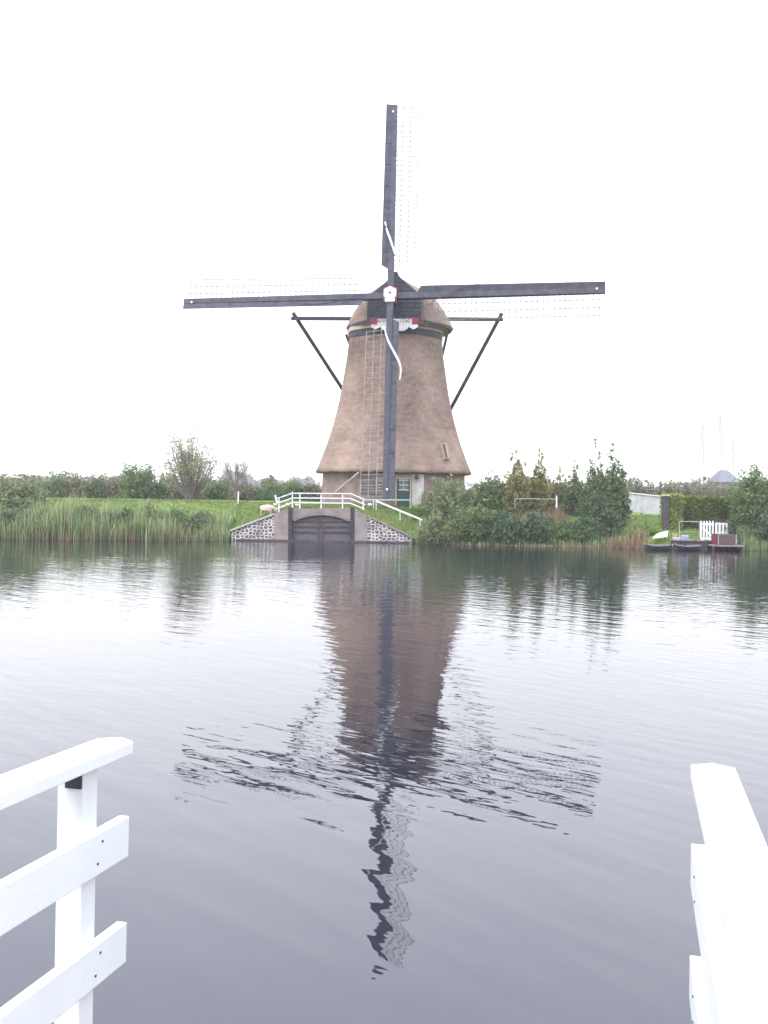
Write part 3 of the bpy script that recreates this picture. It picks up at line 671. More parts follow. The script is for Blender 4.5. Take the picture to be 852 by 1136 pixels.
for i in range(30):
    t = (i+.5)/30; x = 327+(385.5-327)*t; y = 578.2-6.6*math.sin(math.pi*t)**.8; x2 = x+(t-.5)*1.5; vs_.bar(px(x, y-.1, GY+.02), px(x2, y-3.4, GY+.02), .09, .05)
vs_.build('arch_ring', 'brick_gate', gate)
dk = MB().prism([px(x, y, GY+.2) for x, y in ((323, YB), (323, 568), (390, 568), (390, YB))], (0, .05, 0)).build('lock_gate', 'gatewood', gate)
for y in (578, 584, 590): MB().bar(px(324, y, GY+.17), px(389, y+.3, GY+.17), .06, .10).build('rail', 'wood_dark', dk)
for x in (353, 358): MB().bar(px(x, 572, GY+.16), px(x, YB, GY+.16), .10, .06).build('stile', 'wood_dark', dk)
for x in (321.9, 390.9): MB().bar(px(x, YB, GY-.02), px(x+.1, 562.6, GY-.02), .22, .2).build('gate_post', 'tar_dark', gate, bevel=.01)
MB().bar(px(262, 599.6, GY-.22), px(453, 602.4, GY-.22), .26, .16).build('waterline_beam', 'wood_dark', gate)

# white railing over the lock
RY = 60.95
rail = thing('handrail', px(356, 563, RY), 'white painted three-bar railing above the sluice', 'railing')
for px_, y0, y1 in ((309.4, 551.8, 567), (324.4, 545.5, 561.5), (332.6, 547, 562.5), (356.2, 547, 563), (380, 547, 563), (402.9, 552.6, 564)):
    MB().bar(px(px_, y1+2, RY), px(px_, y0, RY), .065, .065).build('post', 'white_far', rail)
for pts in ([(307.5, 553), (324.4, 547.1), (389.3, 547.6), (404, 554)], [(308.5, 558), (324.4, 552.4), (388.5, 552.8), (405.5, 560)], [(306.8, 564.2), (324.4, 557.6), (388.5, 558.2), (404.5, 564.8)]):
    m_ = MB()
    for a, b in zip(pts[:-1], pts[1:]): m_.bar(px(*a, RY-.04), px(*b, RY-.04), .05, .062)
    m_.build('rail', 'white_far', rail)
MB().bar(px(305.3, 549.3, RY), px(307.6, 558.5, RY), .1, .1).build('bent_end_post', 'white_far', rail)
gr = thing('handrail', px(430, 560, 63.5), 'single pale green rail running from the sluice towards the mill door', 'railing')
MB().bar(px(404.5, 554.3, 62.0), px(456, 554.6, 65.2), .06, .085).build('rail', 'teal_paint', gr)
for x, Y in ((414.3, 62.5), (455.2, 65.1)): MB().bar(px(x, 554.5, Y), px(x, 564, Y), .07, .07).build('post', 'teal_paint', gr)
sr = thing('handrail', px(440, 570, 61.5), 'white rail sloping down the grass to the water right of the sluice', 'railing')
MB().bar(px(417, 555.6, 62.3), px(469, 577, 60.8), .06, .09).build('rail', 'white_far', sr)
for x, y, Y in ((417.3, 555.6, 62.3), (443.8, 566.6, 61.5), (466, 575.8, 60.9)): MB().bar(px(x, y, Y), px(x, y+10, Y), .06, .06).build('post', 'teal_paint', sr)

# pole leaning at the sail, wooden steps, yellow bucket, white stones
pl = MB().bar(px(397.8, 524.2, 64.4), px(357.5, 557.5, 62.6), .085, .085); tag(pl.build('pole', 'lattice_pale', origin=px(357.5, 557.5, 62.6)), 'long pale wooden pole slanting from the lock railing to the lowest sail tip', 'pole')
stp = thing('steps', px(422, 550, 66.5), 'small bare wooden steps against the brick base behind the lowest sail', 'steps')
for i in range(6):
    c = px(422.5, 547.5-i*3.4, 66.0+i*.12); MB().box(c, (.62, .2, .05)).build('tread', 'wood', stp)
for x in (417.6, 427): MB().bar(px(x, 549.5, 65.95), px(x, 529.5, 66.6), .06, .12).build('side_board', 'wood_grey', stp)
MB().tube([px(424.5, 547, 65.8), px(425.6, 537, 66.0), px(424.8, 532, 66.1), px(426.6, 525.5, 66.3)], .035, 6).build('grab_rail', 'white_far', stp)
bk = thing('bucket', px(461.6, 561, 66), 'small yellow bucket on the grass beside the mill door', 'bucket')
c = px(461.6, 559.4, 66); c.z = gz(c.x, c.y)
MB().tube([c, c+Vector((0, 0, .24))], [.13, .17], 12).build('body', 'yellow', bk)
MB().tube([c+Vector((-.16, 0, .24)), c+Vector((-.08, 0, .34)), c+Vector((.08, 0, .34)), c+Vector((.16, 0, .24))], .012, 5).build('handle', 'steel', bk)
def stone(x, y, Y, wpx, label):
    import bmesh
    c = px(x, y, Y); r = wpx*Y/F/2; bm = bmesh.new(); bmesh.ops.create_icosphere(bm, subdivisions=2, radius=1)
    for v in bm.verts:
        k = 1+.12*math.sin(v.co.x*5+x)+.1*math.cos(v.co.y*6+v.co.z*4); v.co = Vector((v.co.x*r*k, v.co.y*r*.7*k, v.co.z*r*.5*k))+c
    me = bpy.data.meshes.new('stone'); bm.to_mesh(me); bm.free(); o = link('stone', me, M['white_far'], origin=c); tag(o, label, 'stone', 'whitewashed stones around the lock')
for a in ((305, 559.6, 62.6, 4.2, 'whitewashed stone beside the grazing sheep'), (319.3, 559.4, 61.5, 4.6, 'whitewashed stone behind the left end of the lock railing'), (329.2, 559.9, 61.5, 4.4, 'whitewashed stone between the second and third railing posts'), (410.2, 559.8, 62.2, 5.6, 'whitewashed stone at the foot of the pale green rail')): stone(*a)
wp = px(264, 558.5, 66.5); tag(MB().bar(wp-Vector((0, 0, .3)), px(264.6, 545, 66.5), .07, .07).build('post', 'white_far', origin=wp), 'lone white post on the dike top left of the sheep', 'post')

# the sheep: one skinned body
def sheep():
    c = px(297.2, 570.3, 62.0); c.z = gz(c.x, c.y)-.02
    ob = thing('sheep', c, 'cream woolly sheep grazing on the slope above the left wing wall', 'sheep')
    J = {'pelvis': (-.30, 0, .56, .20, .20), 'belly': (-.05, 0, .52, .245, .235), 'chest': (.22, 0, .54, .205, .2), 'neck': (.40, 0, .50, .11, .11), 'poll': (.52, 0, .36, .075, .075), 'muz': (.60, -.0, .20, .045, .045),
         'rump': (-.42, 0, .52, .13, .13), 'tail': (-.47, 0, .36, .04, .04)}
    E = [('pelvis', 'belly'), ('belly', 'chest'), ('chest', 'neck'), ('neck', 'poll'), ('poll', 'muz'), ('pelvis', 'rump'), ('rump', 'tail')]
    for sx, sd_ in (('l', .12), ('r', -.12)):
        J['h1'+sx] = (-.33, sd_, .36, .09, .09); J['h2'+sx] = (-.41, sd_, .22, .04, .04); J['h3'+sx] = (-.38, sd_, .02, .03, .03)
        J['f1'+sx] = (.22, sd_, .34, .07, .07); J['f2'+sx] = (.23, sd_, .19, .04, .04); J['f3'+sx] = (.22, sd_, .02, .03, .03)
        J['e'+sx] = (.45, sd_*.9, .40, .025, .025)
        E += [('pelvis', 'h1'+sx), ('h1'+sx, 'h2'+sx), ('h2'+sx, 'h3'+sx), ('chest', 'f1'+sx), ('f1'+sx, 'f2'+sx), ('f2'+sx, 'f3'+sx), ('poll', 'e'+sx)]
    keys = list(J); me = bpy.data.meshes.new('body'); me.from_pydata([J[k][:3] for k in keys], [(keys.index(a), keys.index(b)) for a, b in E], [])
    o = bpy.data.objects.new('body', me); COL.objects.link(o); o.parent = ob
    sk = o.modifiers.new('skin', 'SKIN'); sk.use_smooth_shade = True
    for i, k in enumerate(keys): me.skin_vertices[0].data[i].radius = J[k][3:5]
    me.skin_vertices[0].data[0].use_root = True
    ss_ = o.modifiers.new('sub', 'SUBSURF'); ss_.levels = 2; ss_.render_levels = 2
    me.materials.append(M['wool']); ob.scale = (1.0, 1, 1)
    bpy.context.view_layer.update()
    em = bpy.data.meshes.new_from_object(o.evaluated_get(bpy.context.evaluated_depsgraph_get())); o.modifiers.clear(); o.data = em
    ob.rotation_euler.z = R_(-12)
sheep()

# ------------------------------------------------------------------ right-hand garden landing
fence = thing('fence', px(717, 570, 66), 'pale grey corrugated sheet fence on the slope by the hedge', 'fence')
a, b = px(690, 566.2, 67), px(735.2, 571.6, 65.2); hgt = 1.15; N = 46
r0 = []; r1 = []
for i in range(N+1):
    p = a.lerp(b, i/N); off = Vector((0, .04*(1 if i % 2 else -1), 0)); r0.append(p+off); r1.append(p+off+Vector((0, 0, hgt+(0.02 if i % 8 == 0 else 0))))
m_ = MB(); m_.loft([r0, r1], caps=False, closed=False); m_.loft([[p+Vector((0, .03, 0)) for p in r1], [p+Vector((0, .03, 0)) for p in r0]], caps=False, closed=False); m_.build('corrugated_panel', 'panel', fence)
MB().bar(a+Vector((0, -.03, hgt+.03)), b+Vector((0, -.03, hgt+.03)), .12, .06).build('top_cap', 'white_far', fence)
for t in (.02, .5, .98):
    p = a.lerp(b, t)+Vector((0, .12, 0)); MB().bar(p-Vector((0, 0, .3)), p+Vector((0, 0, hgt-.05)), .09, .09).build('post', 'wood_grey', fence)
p0 = px(738.4, 586, 61.2); p1 = px(738.2, 550.5, 61.2)
pst = thing('gate_pillar', p0, 'thick dark timber pillar with pale cap between corrugated fence and hedge', 'post')
MB().bar(p0-Vector((0, 0, .4)), p1, .34, .3).build('shaft', 'wood_dark', pst, bevel=.01); MB().box(p1+Vector((0, 0, .04)), (.44, .4, .08)).build('cap', 'ochre', pst, bevel=.01)
# clipped hedge: leaf-covered block
def hedge(label, x0, x1, ytop, ybot, Y, depth, mat, n, round_=.15):
    a = px(x0, ybot, Y); b = px(x1, ytop, Y); g = min(gz((a.x+b.x)/2, Y), a.z)-.1
    t = thing('hedge', ((a.x+b.x)/2, Y+depth/2, g), label, 'hedge')
    MB().box(((a.x+b.x)/2, Y+depth/2, (g+b.z)/2-.08), (b.x-a.x-.3, depth-.3, b.z-g-.16)).build('twigs', 'bark', t)
    w_, h_ = b.x-a.x, b.z-g; P = []
    A = np.array([w_*h_, w_*h_, depth*h_, depth*h_, w_*depth]); cs = rng.choice(5, n, p=A/A.sum()); u = rng.random(n); v_ = rng.random(n)
    X = np.where(cs < 2, u*w_, np.where(cs == 2, 0, np.where(cs == 3, w_, u*w_))); Yy = np.where(cs == 0, 0, np.where(cs == 1, depth, np.where(cs == 4, v_*depth, u*depth))); Z = np.where(cs == 4, h_, v_*h_)
    C = np.stack([a.x+X, Y+Yy, g+Z], 1)+rng.normal(size=(n, 3))*.055
    lump = .07*np.sin(C[:, 0]*2.1+C[:, 2]*1.7)+.05*np.sin(C[:, 0]*5+C[:, 2]*4); C[:, 1] += lump; C[:, 2] += lump*.6*(cs == 4)
    link('foliage', quads_mesh('foliage', leaves(C, .11, .6)), M[mat], t); return t
hedge('tall square-clipped dark green hedge behind the picket gate', 757, 812, 553, 589, 61.6, 1.6, 'leaf_hedge', 16000)
hedge('narrow yellow-green hedge end with bushy top beside the dark pillar', 744.5, 757.5, 549.5, 590, 61.1, 2.2, 'leaf_hedge_light', 9000)
# timber quay, wire frame fence, picket gate
qy = 58.35
quay = thing('quay', px(765, 607, qy), 'low dark timber quay at the water below the hedge', 'quay')
a = px(745, 602, qy); b = px(822, 604, qy)
MB().box(((a.x+b.x)/2, qy+.06, .12), (b.x-a.x, .1, .66)).build('sheet_piling', 'wood_dark', quay)
MB().box(((a.x+b.x)/2, qy+.3, .48), (b.x-a.x, .7, .06)).build('quay_deck', 'wood_grey', quay)
for i in range(7):
    X = a.x+.1+(b.x-a.x-.2)*i/6; MB().tube([(X, qy-.06, -.5), (X, qy-.06, .52)], .07, 8).build('pile', 'wood_dark', quay)
wf = thing('wire_fence', px(764, 598, 59.3), 'open galvanised frame fence between hedge and picket gate', 'fence')
for x in (753.6, 776): MB().tube([px(x, 600, 59.3), px(x, 578.2, 59.3)], .03, 6).build('post', 'steel', wf)
MB().tube([px(753.6, 578.5, 59.3), px(776, 578.7, 59.3)], .026, 6).build('top_rail', 'steel', wf)
MB().tube([px(753.6, 590, 59.3), px(776, 590.2, 59.3)], .012, 5).build('middle_wire', 'steel', wf)
pg = thing('picket_gate', px(784, 600, 59.0), 'white picket gate with arched pointed tops at the quay', 'gate')
def pickets(t, x0, x1, n, yt, yb, Y, w_=.1, arc=0):
    for i in range(n):
        x = x0+(x1-x0)*i/(n-1); c0 = px(x, yb, Y); c1 = px(x, yt-arc*math.sin(math.pi*i/(n-1)), Y); h_ = c1.z-c0.z
        MB().prism([c0+Vector((-w_/2, 0, 0)), c0+Vector((w_/2, 0, 0)), c0+Vector((w_/2, 0, h_-.06)), c0+Vector((0, 0, h_)), c0+Vector((-w_/2, 0, h_-.06))], (0, .03, 0)).build('picket', 'white', t)
pickets(pg, 777.5, 790.5, 5, 577.4, 599.5, 58.9, .085)
for y in (581.5, 597.5): MB().bar(px(776.5, y, 58.95), px(792, y+.2, 58.95), .04, .12).build('rail', 'white', pg)
MB().bar(px(776.8, 583.5, 58.96), px(791.6, 596, 58.96), .03, .09).build('brace', 'white', pg)
p2 = thing('picket_fence', px(800, 592, 59.8), 'short white picket fence behind the brown box', 'fence')
pickets(p2, 794.5, 806, 4, 579.6, 593.5, 59.7, .10)
for y in (581, 590.5): MB().bar(px(793.5, y, 59.75), px(807, y+.2, 59.75), .03, .07).build('rail', 'white', p2)
gf = thing('board_fence', px(805, 588, 60.4), 'weathered grey board fence behind the short white pickets', 'fence')
fbox(MB(), 793, 577, 818, 594, 60.5, .06).build('boards', 'wood_grey', gf); fbox(MB(), 792, 576, 819, 577.4, 60.4, .12).build('top_rail', 'wood_dark', gf)
bxx = thing('storage_box', px(805, 605, 58.0), 'dark brown wooden box with red left side on a landing stage', 'box')
fbox(MB(), 796.5, 593.2, 817.2, 604, 57.7, .7).build('body', 'brownbox', bxx, bevel=.01)
for x in (796.8, 816.6): fbox(MB(), x-.6, 593, x+.6, 604, 57.7, .05, .03).build('corner_strip', 'steel', bxx)
fbox(MB(), 792.8, 592.4, 796, 604, 57.75, .6).build('red_side', 'red_dull', bxx)
stg = thing('landing_stage', px(805, 607, 57.7), 'small plank stage under the brown box', 'landing')
c = px(805, 605.2, 57.9); MB().box((c.x, 57.95, c.z), (1.75, 1.1, .08)).build('deck', 'wood_grey', stg)
for sx in (-.8, .8): MB().tube([(c.x+sx, 57.5, -.5), (c.x+sx, 57.5, c.z)], .06, 8).build('pile', 'wood_dark', stg)
# boats
def boat(x0, x1, Y, label, yaw, seatmat):
    a = px(x0, 607, Y); b = px(x1, 607, Y); Ln = (b.x-a.x); c = Vector(((a.x+b.x)/2, Y, 0))
    t = thing('rowing_boat', c, label, 'boat', 'boats moored at the timber quay')
    rings = []
    for i in range(13):
        k = i/12*2-1; hwid = .52*(1-abs(k)**3.2*(.75 if k < 0 else .45)); sh = .20+.06*k*k
        rings.append([Vector((c.x+k*Ln/2, Y+yy*hwid, zz)) for yy, zz in ((-1, sh), (-.86, .05), (-.5, -.1), (.5, -.1), (.86, .05), (1, sh), (.88, sh), (.74, .1), (.4, -.02), (-.4, -.02), (-.74, .1), (-.88, sh))])
    MB().loft(rings).build('hull', 'slab', t)
    for sg in (-1, 1):
        m_ = MB(); pts = [Vector((c.x+(i/12*2-1)*Ln/2, Y+sg*.52*(1-abs(i/12*2-1)**3.2*.6), 0.22+.06*(i/12*2-1)**2)) for i in range(13)]
        m_.tube(pts, .03, 6); m_.build('gunwale', 'wood_grey', t)
    for k in (-.4, .25): MB().box((c.x+k*Ln/2, Y, .16), (.22, .9, .04)).build('thwart', seatmat, t)
    t.rotation_euler.z = 0
    return t
boat(716, 743, 57.4, 'low dark rowing boat under the pale leaning board', 0, 'wood_grey')
boat(748.5, 776, 57.3, 'low dark boat carrying a pale blue outboard below the wire fence', 0, 'wood_grey')
om = thing('outboard_motor', px(760, 603, 57.2), 'pale blue-grey covered outboard motor upright on the second boat', 'motor')
c = px(759.5, 599, 57.25)
MB().box(c+Vector((0, 0, .1)), (.42, .3, .34)).build('cowl', 'blue_grey', om, bevel=.06); MB().bar(c, c-Vector((0, 0, .55)), .12, .12).build('shaft', 'wood_dark', om)
MB().box(c+Vector((-.42, .1, .05)), (.4, .3, .16)).build('fuel_tank', 'stone', om, bevel=.04)
c = px(732.5, 594, 58.7); bd = MB().prism([px(724, 597.5, 58.3), px(729, 592.6, 59), px(741.5, 589.2, 59.1), px(740.5, 595.5, 58.3)], (0, .02, .04))
tag(bd.build('board', 'plaster', origin=c), 'pale board lying tilted on the bank above the first boat', 'board')
bs_ = thing('step_ladder', px(748, 600, 58.4), 'short pale ladder standing on the bank beside the quay', 'ladder')
for x in (746.5, 749.5): MB().bar(px(x-.4, 606, 58.2), px(x+.6, 592, 58.8), .05, .05).build('rail', 'wood', bs_)
for i in range(4): MB().bar(px(746.3, 603-i*3, 58.35+i*.1), px(749.4, 603-i*3, 58.35+i*.1), .035, .035).build('rung', 'wood', bs_)

# grey rail fence and white post among the shrubs
rf = thing('rail_fence', px(600, 560, 62.4), 'long thin rail fence with one white post behind the willow shrubs', 'fence')
MB().bar(px(571, 553.2, 62.4), px(617, 553.6, 62.4), .03, .03).build('rail', 'teal_paint', rf)
MB().bar(px(617.4, 563, 62.3), px(617.4, 549.8, 62.3), .08, .08).build('post', 'white_far', rf)
MB().bar(px(571.2, 563, 62.4), px(571.2, 552, 62.4), .08, .08).build('post', 'wood_grey', rf)

# ------------------------------------------------------------------ vegetation
def shrub(label, x, ytop, wpx, Y, mat, shoots=90, per=70, sig=.16, leaf=.16, aspect=.5, style='round', name='shrub', cat='shrub', bark='bark', group=None, low=.1, ybase=None):
    c = px(x, 560, Y); g = gz(c.x, Y)-.05
    if ybase: g = px(x, ybase, Y).z
    H = px(x, ytop, Y).z-g; Wd = wpx*Y/F
    t = thing(name, (c.x, Y, g), label, cat, group)
    cen = []; tb = MB()
    for i in range(shoots):
        ph = random.random()*2*math.pi; r = math.sqrt(random.random())
        if style == 'round': hz = H*math.sqrt(max(.05, 1-(r*.93)**2))*random.uniform(.45, 1)
        elif style == 'spire': hz = H*(1-.62*r**.8)*(random.uniform(.35, 1) if random.random() < .75 else 1)*random.uniform(.82, 1)
        elif style == 'tree': hz = H*(.42+.58*math.sqrt(max(.02, 1-r*r)))*random.uniform(.55, 1)
        else: hz = H*(1-.35*r)*random.uniform(.35, 1)
        if style == 'spire' and i < 20: r *= .9; hz = H*(1-.52*r)*random.uniform(.84, 1.0) if i else H; r = .12 if i == 0 else r
        if style == 'round' and i < 8: hz = H*(1-.3*r)*random.uniform(.95, 1.04)
        tip = Vector((math.cos(ph)*r*Wd/2, math.sin(ph)*r*Wd/2*.8, hz)); b0 = Vector((tip.x*.3+random.uniform(-.1, .1)*Wd, tip.y*.3, 0))
        if style == 'tree': b0 = Vector((tip.x*.05, tip.y*.05, 0))
        m1 = b0.lerp(tip, .5)+Vector((tip.x*.12, tip.y*.12, hz*(.10 if style != 'tree' else .02)))
        def B(k): return b0*(1-k)**2+m1*2*k*(1-k)+tip*k*k
        base = Vector((c.x, Y, g))
        if i % 2 == 0 or style in ('tree', 'spire'): tb.tube([base+B(k) for k in (0, .35, .7, 1)], [.035+.008*H, .025+.004*H, .016, .006], 5)
        ks = low+(1.0-low)*np.sqrt(rng.random(per)) if style != 'tree' else .45+.55*rng.random(per)
        pts = np.array([tuple(B(k)) for k in ks]); sg = sig*(1.15-.75*(ks if style == 'spire' else ks*.6))
        cl = rng.normal(size=(8, 3))*sig*.9                       # twig clusters along the shoot
        pts = pts+cl[(ks*7.99).astype(int)]+rng.normal(size=(per, 3))*sg[:, None]*.75
        pts[:, 2] = np.maximum(pts[:, 2], .03); cen.append(pts)
    C = np.concatenate(cen)+np.array([c.x, Y, g])
    link('crown' if name.endswith('tree') else 'foliage', quads_mesh('foliage', leaves(C, leaf, aspect)), M[mat], t)
    tb.build('trunk' if name.endswith('tree') else 'stems', bark, t)
    return t
# right bank, from the mill door to the white fence
S = shrub
S('broad grey-green willow bush covering the right foot of the mill', 500, 527, 62, 63.4, 'leaf_willow', 150, 90, .2, .15, .35)
S('darker bush right of the willow bush at the mill foot', 536, 527, 42, 63.5, 'leaf_mid', 100, 80, .19, .14)
S('dense dark shrub with bluish top left of the tall sprouts', 548, 521, 26, 64.2, 'leaf_dark', 70, 70, .16, .13, style='spire')
S('tall open olive sprout tree, first of the spiky pair', 572, 497, 38, 64, 'leaf_olive', 95, 85, .13, .15, .5, 'spire', 'young_tree', 'tree')
S('tall open olive sprout tree just right of the first spiky one', 598, 501, 36, 64.4, 'leaf_olive', 95, 85, .13, .15, .5, 'spire', 'young_tree', 'tree')
S('thin low sprout tree right behind the lone white fence post', 621, 517, 22, 65.5, 'leaf_olive', 50, 70, .12, .14, .5, 'spire', 'young_tree', 'tree')
S('middle-height sprout tree between the white fence post and the tallest bush', 637, 511, 30, 64.8, 'leaf_mid', 75, 80, .12, .14, .5, 'spire', 'young_tree', 'tree')
S('tallest pointed green tree of the right bank', 662, 489, 38, 62.0, 'leaf_mid', 120, 95, .14, .15, .5, 'spire', 'young_tree', 'tree')
S('leafy pointed tree nearest the corrugated fence', 680, 491, 40, 62.4, 'leaf_mid', 120, 100, .15, .15, .5, 'spire', 'young_tree', 'tree')
S('dark shrub at the foot of the tallest pointed tree', 666, 545, 44, 61, 'leaf_dark', 90, 85, .19, .14)
S('low grey-green willow bush at the water beside the stone wing wall', 488, 571, 52, 59.9, 'leaf_willow', 90, 80, .17, .15, .3, low=.05)
S('low mid-green bush at the water below the middle of the mill shrubs', 522, 560, 46, 59.9, 'leaf_mid', 90, 80, .18, .14)
S('glossy dark bush at the water below the first spiky tree', 557, 566, 42, 59.9, 'leaf_dark', 90, 85, .17, .14)
S('low dark bush at the water below the white fence post', 596, 570, 44, 59.9, 'leaf_dark', 90, 85, .17, .15)
S('pale green bush at the water between dark bush and tallest tree', 630, 577, 36, 59.9, 'leaf_mid', 70, 80, .17, .14)
S('dark leafy bush overhanging the water below the pointed trees', 650, 574, 34, 59.9, 'leaf_dark', 70, 80, .17, .14)
S('brownish low shrub between the sprout trees', 612, 548, 44, 66.5, 'leaf_grey', 70, 70, .18, .13)
S('thin brownish shrub in the gap behind the first spiky pair', 585, 540, 50, 67.5, 'leaf_grey', 70, 70, .18, .13)
S('bright green weeds on the slope below the corrugated fence', 716, 583, 30, 60.4, 'leaf_weed', 60, 70, .13, .12, low=.02)
S('low green weeds at the water left of the first boat', 705, 590, 26, 59.8, 'leaf_weed', 50, 60, .12, .12, low=.02)
S('small pale flowering bush beside the mill door', 474, 545, 16, 65.2, 'leaf_grey', 40, 50, .12, .1)
S('low yellow-green bush in front of the whitewashed wall panel', 468, 560, 26, 64, 'leaf_weed', 40, 60, .14, .11)
S('large dark willow tree at the right edge of the garden landing', 845, 508, 62, 59.8, 'leaf_mid', 190, 120, .24, .16, .42, 'col', 'broad_tree', 'tree', low=.04)
S('dark leafy bush hanging over the water at the right edge', 843, 556, 60, 59.2, 'leaf_dark', 130, 90, .22, .15, low=.02)
S('leafy tree cut off by the right edge of the picture', 872, 510, 50, 60.8, 'leaf_mid', 110, 100, .22, .15, style='col', name='broad_tree', cat='tree', low=.04)
# low willows growing through the left reed bed
for i, (x, yt, w_, m_, lb) in enumerate(((40, 562, 44, 'leaf_willow', 'low willow clump at the water under the big left willow'), (70, 567, 34, 'leaf_mid', 'low green clump in the left reeds, second from the left edge'), (96, 560, 34, 'leaf_willow', 'pale clump in the left reeds midway between edge and autumn tree'), (121, 568, 30, 'leaf_dark', 'darkest low clump in the left reed bed'), (143, 563, 32, 'leaf_mid', 'round green clump in the reeds below the dark dike shrub'), (168, 561, 32, 'leaf_willow', 'pale clump in the reeds left of the autumn tree'), (197, 565, 36, 'leaf_mid', 'green clump in the reeds below the autumn tree'), (224, 567, 34, 'leaf_willow', 'last low clump in the reeds before the stone wing wall'), (12, 566, 44, 'leaf_dark', 'dark clump at the water in the left corner of the bank'))):
    S(lb, x, yt, w_, bank(px(x, 600, 58.6).x)+.9, m_, 90, 65, .15, .17, .28, low=.02)
# beyond the hedge
for i, (x, yt, w_, lb) in enumerate(((704, 529, 26, 'brownish far bush just above the corrugated fence'), (724, 533, 24, 'faded round bush above the corner of the corrugated fence'), (742, 530, 24, 'pale brown bush above the dark pillar'), (762, 534, 24, 'low faded bush above the yellow-green hedge end'), (784, 532, 30, 'grey-brown bush under the two pylons'), (806, 533, 30, 'faded bush below the distant slate roof'))):
    S(lb, x, yt, w_, 108, 'leaf_grey', 60, 55, .3, .2, .5)
# left: big bush at the edge, then shrubs beyond the dike
S('large grey-green willow bush at the left edge of the picture', 12, 527, 84, 61.5, 'leaf_willow', 210, 110, .26, .17, .35, low=.03)
S('bushy dark green shrub left of the tall thin tree', 153, 511, 46, 84, 'leaf_mid', 100, 80, .25, .17, .5)
S('low dark shrub at the left foot of the tall thin tree', 176, 533, 28, 83, 'leaf_dark', 60, 60, .2, .16)
S('round dull green shrub right of the tall thin tree', 243, 531, 34, 84, 'leaf_mid', 60, 60, .22, .16)
for i, (x, yt, w_, m_, lb) in enumerate(((62, 527, 36, 'leaf_mid', 'dull green shrub beyond the dike right of the edge willow'), (86, 529, 34, 'leaf_grey', 'faded shrub beyond the dike, second from the edge willow'), (108, 525, 34, 'leaf_mid', 'leggy green shrub beyond the dike left of the dark shrub'), (128, 530, 30, 'leaf_grey', 'pale shrub squeezed against the dark shrub beyond the dike'), (206, 536, 40, 'leaf_grey', 'brown scrub around the trunk of the tall thin tree'), (272, 537, 36, 'leaf_grey', 'faded scrub behind the bare tree'), (300, 538, 36, 'leaf_mid', 'dull green scrub behind the sheep'), (326, 535, 36, 'leaf_mid', 'dull green scrub behind the left end of the lock railing'), (350, 536, 30, 'leaf_grey', 'brownish scrub against the left corner of the mill'))):
    S(lb, x, yt, w_, 88, m_, 70, 60, .26, .17, .5)

def tree(label, x, ytop, wpx, Y, leafm=None, nleaf=0, leaf=.14, name='tree', seed=1, bark='bark_grey', levels=5, r0=.16, stems=3, spread=.55):
    rd = random.Random(seed); c = px(x, 560, Y); g = gz(c.x, Y)-.05; H = px(x, ytop, Y).z-g; Wd = wpx*Y/F
    t = thing(name, (c.x, Y, g), label, 'tree'); tb = MB(); tips = []
    def grow(p, d, L_, r, lv):
        pts = [p]; q = p.copy(); dd = d.copy()
        for i in range(3):
            dd = (dd+Vector((rd.gauss(0, .10), rd.gauss(0, .10), .10 if lv else .02))).normalized(); q = q+dd*L_/3; pts.append(q.copy())
        tb.tube(pts, [r, r*.85, r*.72, r*.6], 5 if lv else 8)
        if lv >= 2: tips.extend(pts[1:])
        if lv >= levels: return
        for i in range(3 if lv < 3 else 2):
            a = rd.uniform(0, 2*math.pi); sp = rd.uniform(.3, 1)*spread; s1 = dd.orthogonal().normalized(); s2 = dd.cross(s1)
            nd = (dd+(s1*math.cos(a)+s2*math.sin(a))*sp).normalized(); grow(pts[-1] if i else pts[2], nd, L_*rd.uniform(.62, .82), r*.58, lv+1)
    for i in range(stems):
        a = i*2*math.pi/stems+.4; grow(Vector((.08*math.cos(a), .08*math.sin(a), 0)), Vector((math.cos(a)*.32, math.sin(a)*.2, 1)).normalized(), H*.27, r0, 0)
    V = np.array(tb.v); zmax = V[:, 2].max(); xm = np.percentile(np.abs(V[:, 0]), 98); sx = Wd/2/xm; sz = H/zmax
    tb.v = [(c.x+v[0]*sx, Y+v[1]*sx, g+v[2]*sz) for v in tb.v]
    tb.build('trunk', bark, t)
    if nleaf:
        T = np.array([(c.x+p.x*sx, Y+p.y*sx, g+p.z*sz) for p in tips]); T = T[rng.integers(0, len(T), nleaf)]+rng.normal(size=(nleaf, 3))*.16
        link('crown', quads_mesh('crown', leaves(T, leaf, .5)), M[leafm], t)
    return t
S('tall thin-leaved autumn tree with many upright limbs beyond the dike', 210, 468, 62, 80, 'leaf_autumn', 105, 52, .34, .15, .5, 'tree', 'autumn_tree', 'tree', bark='bark_grey')
tree('small nearly bare tree between the autumn tree and the mill', 263, 503, 38, 79, 'leaf_autumn', 320, .12, 'bare_tree', 11, stems=4, r0=.07, levels=5, bark='bark_grey', spread=.8)
# flimsy bare tips poking out of the scrub on the left
for i, (x, yt) in enumerate(((54, 512), (92, 517), (120, 520))):
    tree(['thin bare sapling above the edge willow', 'thin bare sapling left of the leggy shrub', 'thin bare sapling beside the dark shrub'][i], x, yt, 14, 86, 'leaf_grey', 60, .12, 'bare_sapling', 20+i, stems=2, r0=.035, levels=3)
